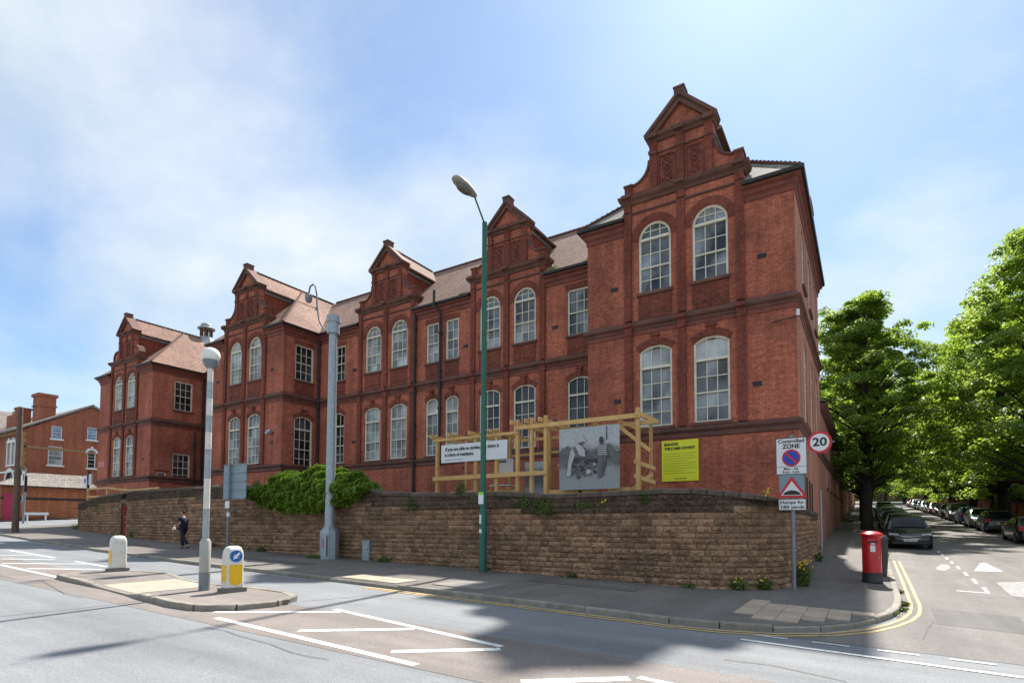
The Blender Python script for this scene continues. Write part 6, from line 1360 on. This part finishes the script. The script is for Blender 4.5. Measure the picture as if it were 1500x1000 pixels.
# tufts and weeds
def tuft(label, X, Y, Z, r_, h_, n, seed, size=.07, mat=WEED, flowers=0, droop=0., grp='weeds on and below the stone wall'):
    rs = np.random.RandomState(seed); t = thing('weed_clump', label, 'plant', (X, Y, Z), 0, grp)
    a = rs.uniform(0, 6.28, n); q = rs.random_sample(n)**.6; k = rs.random_sample(n); P = np.stack([np.cos(a)*q*r_*(.5+.5*k), np.sin(a)*q*r_*.6*(.5+.5*k), h_*k*(1-.45*q)-droop*q*q], 1)
    N = np.stack([np.cos(a)*.7, np.sin(a)*.7-.3, np.full(n, .8)], 1)+rs.normal(size=(n, 3))*.5
    link('leaves', leaf_mesh('leaves', P, N, size, mat, .45, rs), t)
    sm = MB()
    for i in range(5): aa = i*1.3; sm.tube([(0, 0, -.05), (math.cos(aa)*r_*.4, math.sin(aa)*r_*.3, h_*.7)], [.008, .004], 4)
    sm.build('stem', BARK if False else MATS['weed_leaves'], t)
    if flowers:
        a = rs.uniform(0, 6.28, flowers); P = np.stack([np.cos(a)*r_*rs.random_sample(flowers), np.sin(a)*r_*.5, h_*(.6+.45*rs.random_sample(flowers))-droop*.3], 1)
        stuff(link('flowers', leaf_mesh('flowers', P, np.tile([0, -1., .6], (flowers, 1))+rs.normal(size=(flowers, 3))*.3, .055, FLOWER, .9, rs), t))
def wallpt(px, py, off=.05):
    """point on the front of the stone wall seen at this pixel"""
    d = ray(px, py); best = None
    for i in range(3000):
        t = 5+i*.02; x, y = d[0]*t, d[1]*t; yw = 15.0 if x > -27 else 15.0+(-27-x)*.125
        if x > -4.4: yw = 17.45-math.sqrt(max(0.01, 2.45**2-min(2.44, x+4.4)**2))
        if y >= yw-off: return Vector((x, y, CZ+d[2]*t))
for i, (px, py, r_, h_, n, fl, dr, lab) in enumerate((
    (603, 738, .35, .35, 420, 0, .25, 'round green weed clump growing from the wall face left of the green lamp'), (674, 722, .30, .55, 420, 0, .1, 'upright weed tuft on the wall top below the white banner'), (768, 733, .45, .32, 520, 0, .2, 'spreading weed on the wall top below the pergola posts'), (797, 742, .55, .5, 950, 0, .3, 'big grey-green bushy weed hanging over the wall top below the pergola'), (855, 738, .5, .18, 260, 0, .1, 'low weed mat on the coping under the picture banner'), (885, 738, .18, .2, 120, 14, .05, 'small weed with yellow flowers on the wall top'), (945, 728, .28, .38, 300, 0, .2, 'weed tuft on the wall coping under the timber end frame'), (998, 724, .1, .15, 60, 8, 0, 'tiny yellow-flowered weed on the coping below the poster'), (1046, 724, .1, .16, 60, 6, 0, 'tiny weed on the coping right of the yellow poster'), (1122, 735, .14, .55, 130, 10, .45, 'thin trailing weed with yellow flowers at the wall corner top'),
    (150, 736, 1.2, .5, 800, 0, .35, 'ragged green growth on the wall top at its far end'), (265, 722, .3, .5, 200, 0, .3, 'small bright shrub on the wall top before the far wing'), (375, 715, .35, .6, 280, 0, .1, 'dry tuft on the wall top beside the trailing bush'), (735, 728, .3, .15, 120, 0, .05, 'low weeds on the coping right of the green lamp'))):
    p = wallpt(px, py); tuft(lab, p.x, p.y+.02, p.z-.05, r_, h_, n, 100+i, .075 if n > 150 else .05, WEED, fl, dr)
for i, (px, py, r_, h_, n, fl, lab) in enumerate(((1085, 862, .3, .35, 300, 8, 'leafy weeds with yellow flowers at the wall foot left of the sign post'), (1120, 862, .35, .42, 420, 6, 'taller leafy weeds at the wall foot beside the sign post'), (1176, 858, .32, .75, 700, 45, 'tall yellow-flowered weed clump at the wall corner behind the sign post'), (1200, 822, .2, .4, 200, 4, 'weed clump at the foot of the side wall'), (840, 846, .18, .2, 120, 0, 'small green weed at the wall foot near the green lamp'), (580, 821, .4, .18, 220, 0, 'low grass at the wall foot by the grey cabinet'), (720, 834, .2, .15, 90, 0, 'small grass tuft at the foot of the green lamp'), (460, 817, .5, .15, 240, 0, 'low grass at the foot of the camera column'), (405, 806, .4, .25, 240, 0, 'weeds at the wall foot below the trailing bush'), (322, 800, .4, .22, 200, 0, 'weeds at the wall foot by the direction sign pole'), (1010, 860, .25, .12, 90, 0, 'tiny weeds at the wall foot below the yellow poster'), (193, 787, .3, .6, 200, 0, 'weed clump beside the red gateway'), (112, 775, .7, .5, 260, 20, 'yellow-flowered weeds at the far end of the stone wall'))):
    p = g(px, py, .12); yf = 15.0 if p.x > -27 else 15.0+(-27-p.x)*.125
    if p.x > -4.4: yf = 17.45-math.sqrt(max(.3, 2.45**2-(p.x+4.4)**2))
    y_ = p.y if p.x > -1.95 else min(p.y, yf-.14)                       # keep clear of the stone face
    tuft(lab, p.x, y_, gz(p.x, y_)+.115, r_, h_, n, 200+i, .085, WEED, fl)
for i, (px, py, r_, n) in enumerate(((1322, 886, .22, 160), (1319, 894, .2, 120), (1309, 876, .2, 90), (1302, 900, .25, 110), (1298, 818, .18, 150), (1256, 857, .12, 40), (1316, 868, .18, 80))):
    p = g(px, py, .02); tuft('low moss and weeds in the gutter of the corner kerb' if i != 4 else 'leafy weed growing behind the litter bin', p.x, p.y, p.z, r_, .10 if i != 4 else .45, n*2, 300+i, .06, WEED, 0, 0, 'weeds along the corner kerb')
for i, (x, z, h_) in enumerate(((-13.9, 15.22, .3), (-19.9, 15.2, .18), (-11.8, 15.22, .12))): tuft(('bright weed tuft in the school gutter right of the middle gable', 'small weed in the school gutter left of the middle gable', 'low moss in the gutter beside the right wing')[i], x, YM-.3, z, .4, h_, 160, 400+i, .09, WEED, 0, 0, 'plants in the school gutters')

# ================================================================== PEDESTRIAN
def skin_mesh(name, joints, edges, mat, sub=2):
    me = bpy.data.meshes.new(name); me.from_pydata([j[:3] for j in joints], edges, []); o = bpy.data.objects.new(name, me); COL.objects.link(o)
    m = o.modifiers.new('skin', 'SKIN'); m.use_smooth_shade = True
    for v, j in zip(me.skin_vertices[0].data, joints): v.radius = (j[3], j[4] if len(j) > 4 else j[3])
    me.skin_vertices[0].data[0].use_root = True; o.modifiers.new('sub', 'SUBSURF').levels = sub
    dg = bpy.context.evaluated_depsgraph_get(); r_ = bpy.data.meshes.new_from_object(o.evaluated_get(dg)); bpy.data.objects.remove(o); r_.materials.clear(); r_.materials.append(mat); r_.name = name
    for p in r_.polygons: p.use_smooth = True
    return r_
p = g(268, 803, .11); per = thing('person', 'person in dark navy short-sleeved top and dark trousers walking along the pavement', 'person', p, R(116)); per.scale = (1.02,)*3
# local: +y is the walking direction, x to the right
J = [(0,0,.96,.13,.10), (0,.02,1.18,.13,.10), (0,.03,1.38,.15,.11), (0,.03,1.47,.06,.055), (0,.045,1.54,.05,.05), (0,.055,1.60,.075,.085), (0,.06,1.69,.08,.095), (0,.06,1.755,.05,.06),
 (.09,0,.92,.085,.09), (.10,.14,.52,.058,.062), (.10,.09,.12,.038,.042), (.10,.10,.06,.036,.04), (.11,.25,.03,.03,.025),
 (-.09,0,.92,.085,.09), (-.10,-.06,.50,.058,.062), (-.10,-.34,.17,.038,.042), (-.10,-.37,.12,.036,.04), (-.11,-.27,.04,.03,.025),
 (.19,.03,1.41,.06,.06), (.25,-.02,1.15,.042,.042), (.25,.10,.93,.03,.03), (.25,.15,.86,.026,.038),
 (-.19,.03,1.41,.06,.06), (-.25,-.02,1.16,.042,.042), (-.20,.20,1.07,.03,.03), (-.17,.28,1.06,.026,.038)]
E_ = [(0,1),(1,2),(2,3),(3,4),(4,5),(5,6),(6,7),(0,8),(8,9),(9,10),(10,11),(11,12),(0,13),(13,14),(14,15),(15,16),(16,17),(2,18),(18,19),(19,20),(20,21),(2,22),(22,23),(23,24),(24,25)]
for hnd, dr in ((21, Vector((0,.35,-.94))), (25, Vector((.25,.95,-.1)))):
    c = Vector(J[hnd][:3]); sd_ = Vector((0,1,.3)).cross(dr).normalized() if hnd == 21 else Vector((0,0,1))
    side_ = dr.cross(Vector((1,0,0))).normalized()
    for f_ in range(4):
        k = len(J); b0 = c+side_*(f_-1.5)*.019+dr*.035; ln_ = (.065,.075,.07,.055)[f_]; cur = Vector((-.3 if hnd == 21 else .3, 0, -.25 if hnd != 21 else .1))
        J += [(*b0,.009),(*(b0+dr*ln_*.55),.0085),(*(b0+dr*ln_*.9+cur*ln_*.6),.008)]; E_ += [(hnd,k),(k,k+1),(k+1,k+2)]
    k = len(J); b0 = c-side_*.04+dr*.0; J += [(*b0,.011),(*(b0-side_*.02+dr*.045),.009)]; E_ += [(hnd,k),(k,k+1)]
link('body', skin_mesh('body', J, E_, SKIN), per)
sh = [(0,0,.84,.2,.165), (0,.01,1.02,.19,.16), (0,.02,1.22,.195,.16), (0,.03,1.39,.2,.15), (0,.03,1.5,.09,.085), (.19,.03,1.40,.07,.07), (.235,-.01,1.2,.06,.06), (-.19,.03,1.40,.07,.07), (-.235,-.01,1.21,.06,.06)]
link('shirt', skin_mesh('shirt', sh, [(0,1),(1,2),(2,3),(3,4),(3,5),(5,6),(3,7),(7,8)], NAVY), per)
tr_ = [(0,0,1.0,.175,.14), (.09,0,.88,.105,.11), (.10,.14,.52,.08,.085), (.10,.095,.10,.066,.07), (-.09,0,.88,.105,.11), (-.10,-.06,.50,.08,.085), (-.10,-.33,.19,.066,.07)]
link('trousers', skin_mesh('trousers', tr_, [(0,1),(1,2),(2,3),(0,4),(4,5),(5,6)], TROUS), per)
for q, n_ in (([(.10,.06,.06,.05,.05),(.10,.14,.045,.05,.04),(.11,.26,.03,.035,.025)], 0), ([(-.10,-.39,.10,.05,.05),(-.10,-.32,.06,.05,.04),(-.11,-.22,.035,.035,.025)], 1)): link('shoe', skin_mesh('shoe', q, [(0,1),(1,2)], RUBBER), per)
link('hair', skin_mesh('hair', [(0,.02,1.60,.06,.05),(0,.025,1.70,.088,.09),(0,.05,1.765,.065,.075)], [(0,1),(1,2)], HAIR), per)
for s__ in (-1, 1):
    link('ear', skin_mesh('ear', [(s__*.085,.05,1.61,.012,.02),(s__*.09,.045,1.65,.012,.022)], [(0,1)], SKIN), per); link('eye', MB().lathe([(.001,-.011),(.011,0),(.001,.011)], 8).mesh('eye', BLACK, 60), per, (s__*.032,.148,1.645))
link('nose', skin_mesh('nose', [(0,.145,1.635,.010,.01),(0,.17,1.605,.014,.012)], [(0,1)], SKIN), per); link('mouth', MB().box(-.025,.025,.138,.147,1.572,1.58).mesh('mouth', DOORRED), per)
hp = per.matrix_basis @ Vector((-.165, .335, 1.0)); cup = thing('carrier_bag', 'small white plastic bag held in the hand of the walking person', 'bag', hp)
cyl(cup, 'bag', PLASTW, [(.03,-.16),(.065,-.14),(.07,-.07),(.05,-.01),(.015,.02)], 12); MB().tube([(-.03,0,.0),(-.02,0,.06),(.02,0,.06),(.03,0,.0)], .008, 5).build('handle', PLASTW, cup)
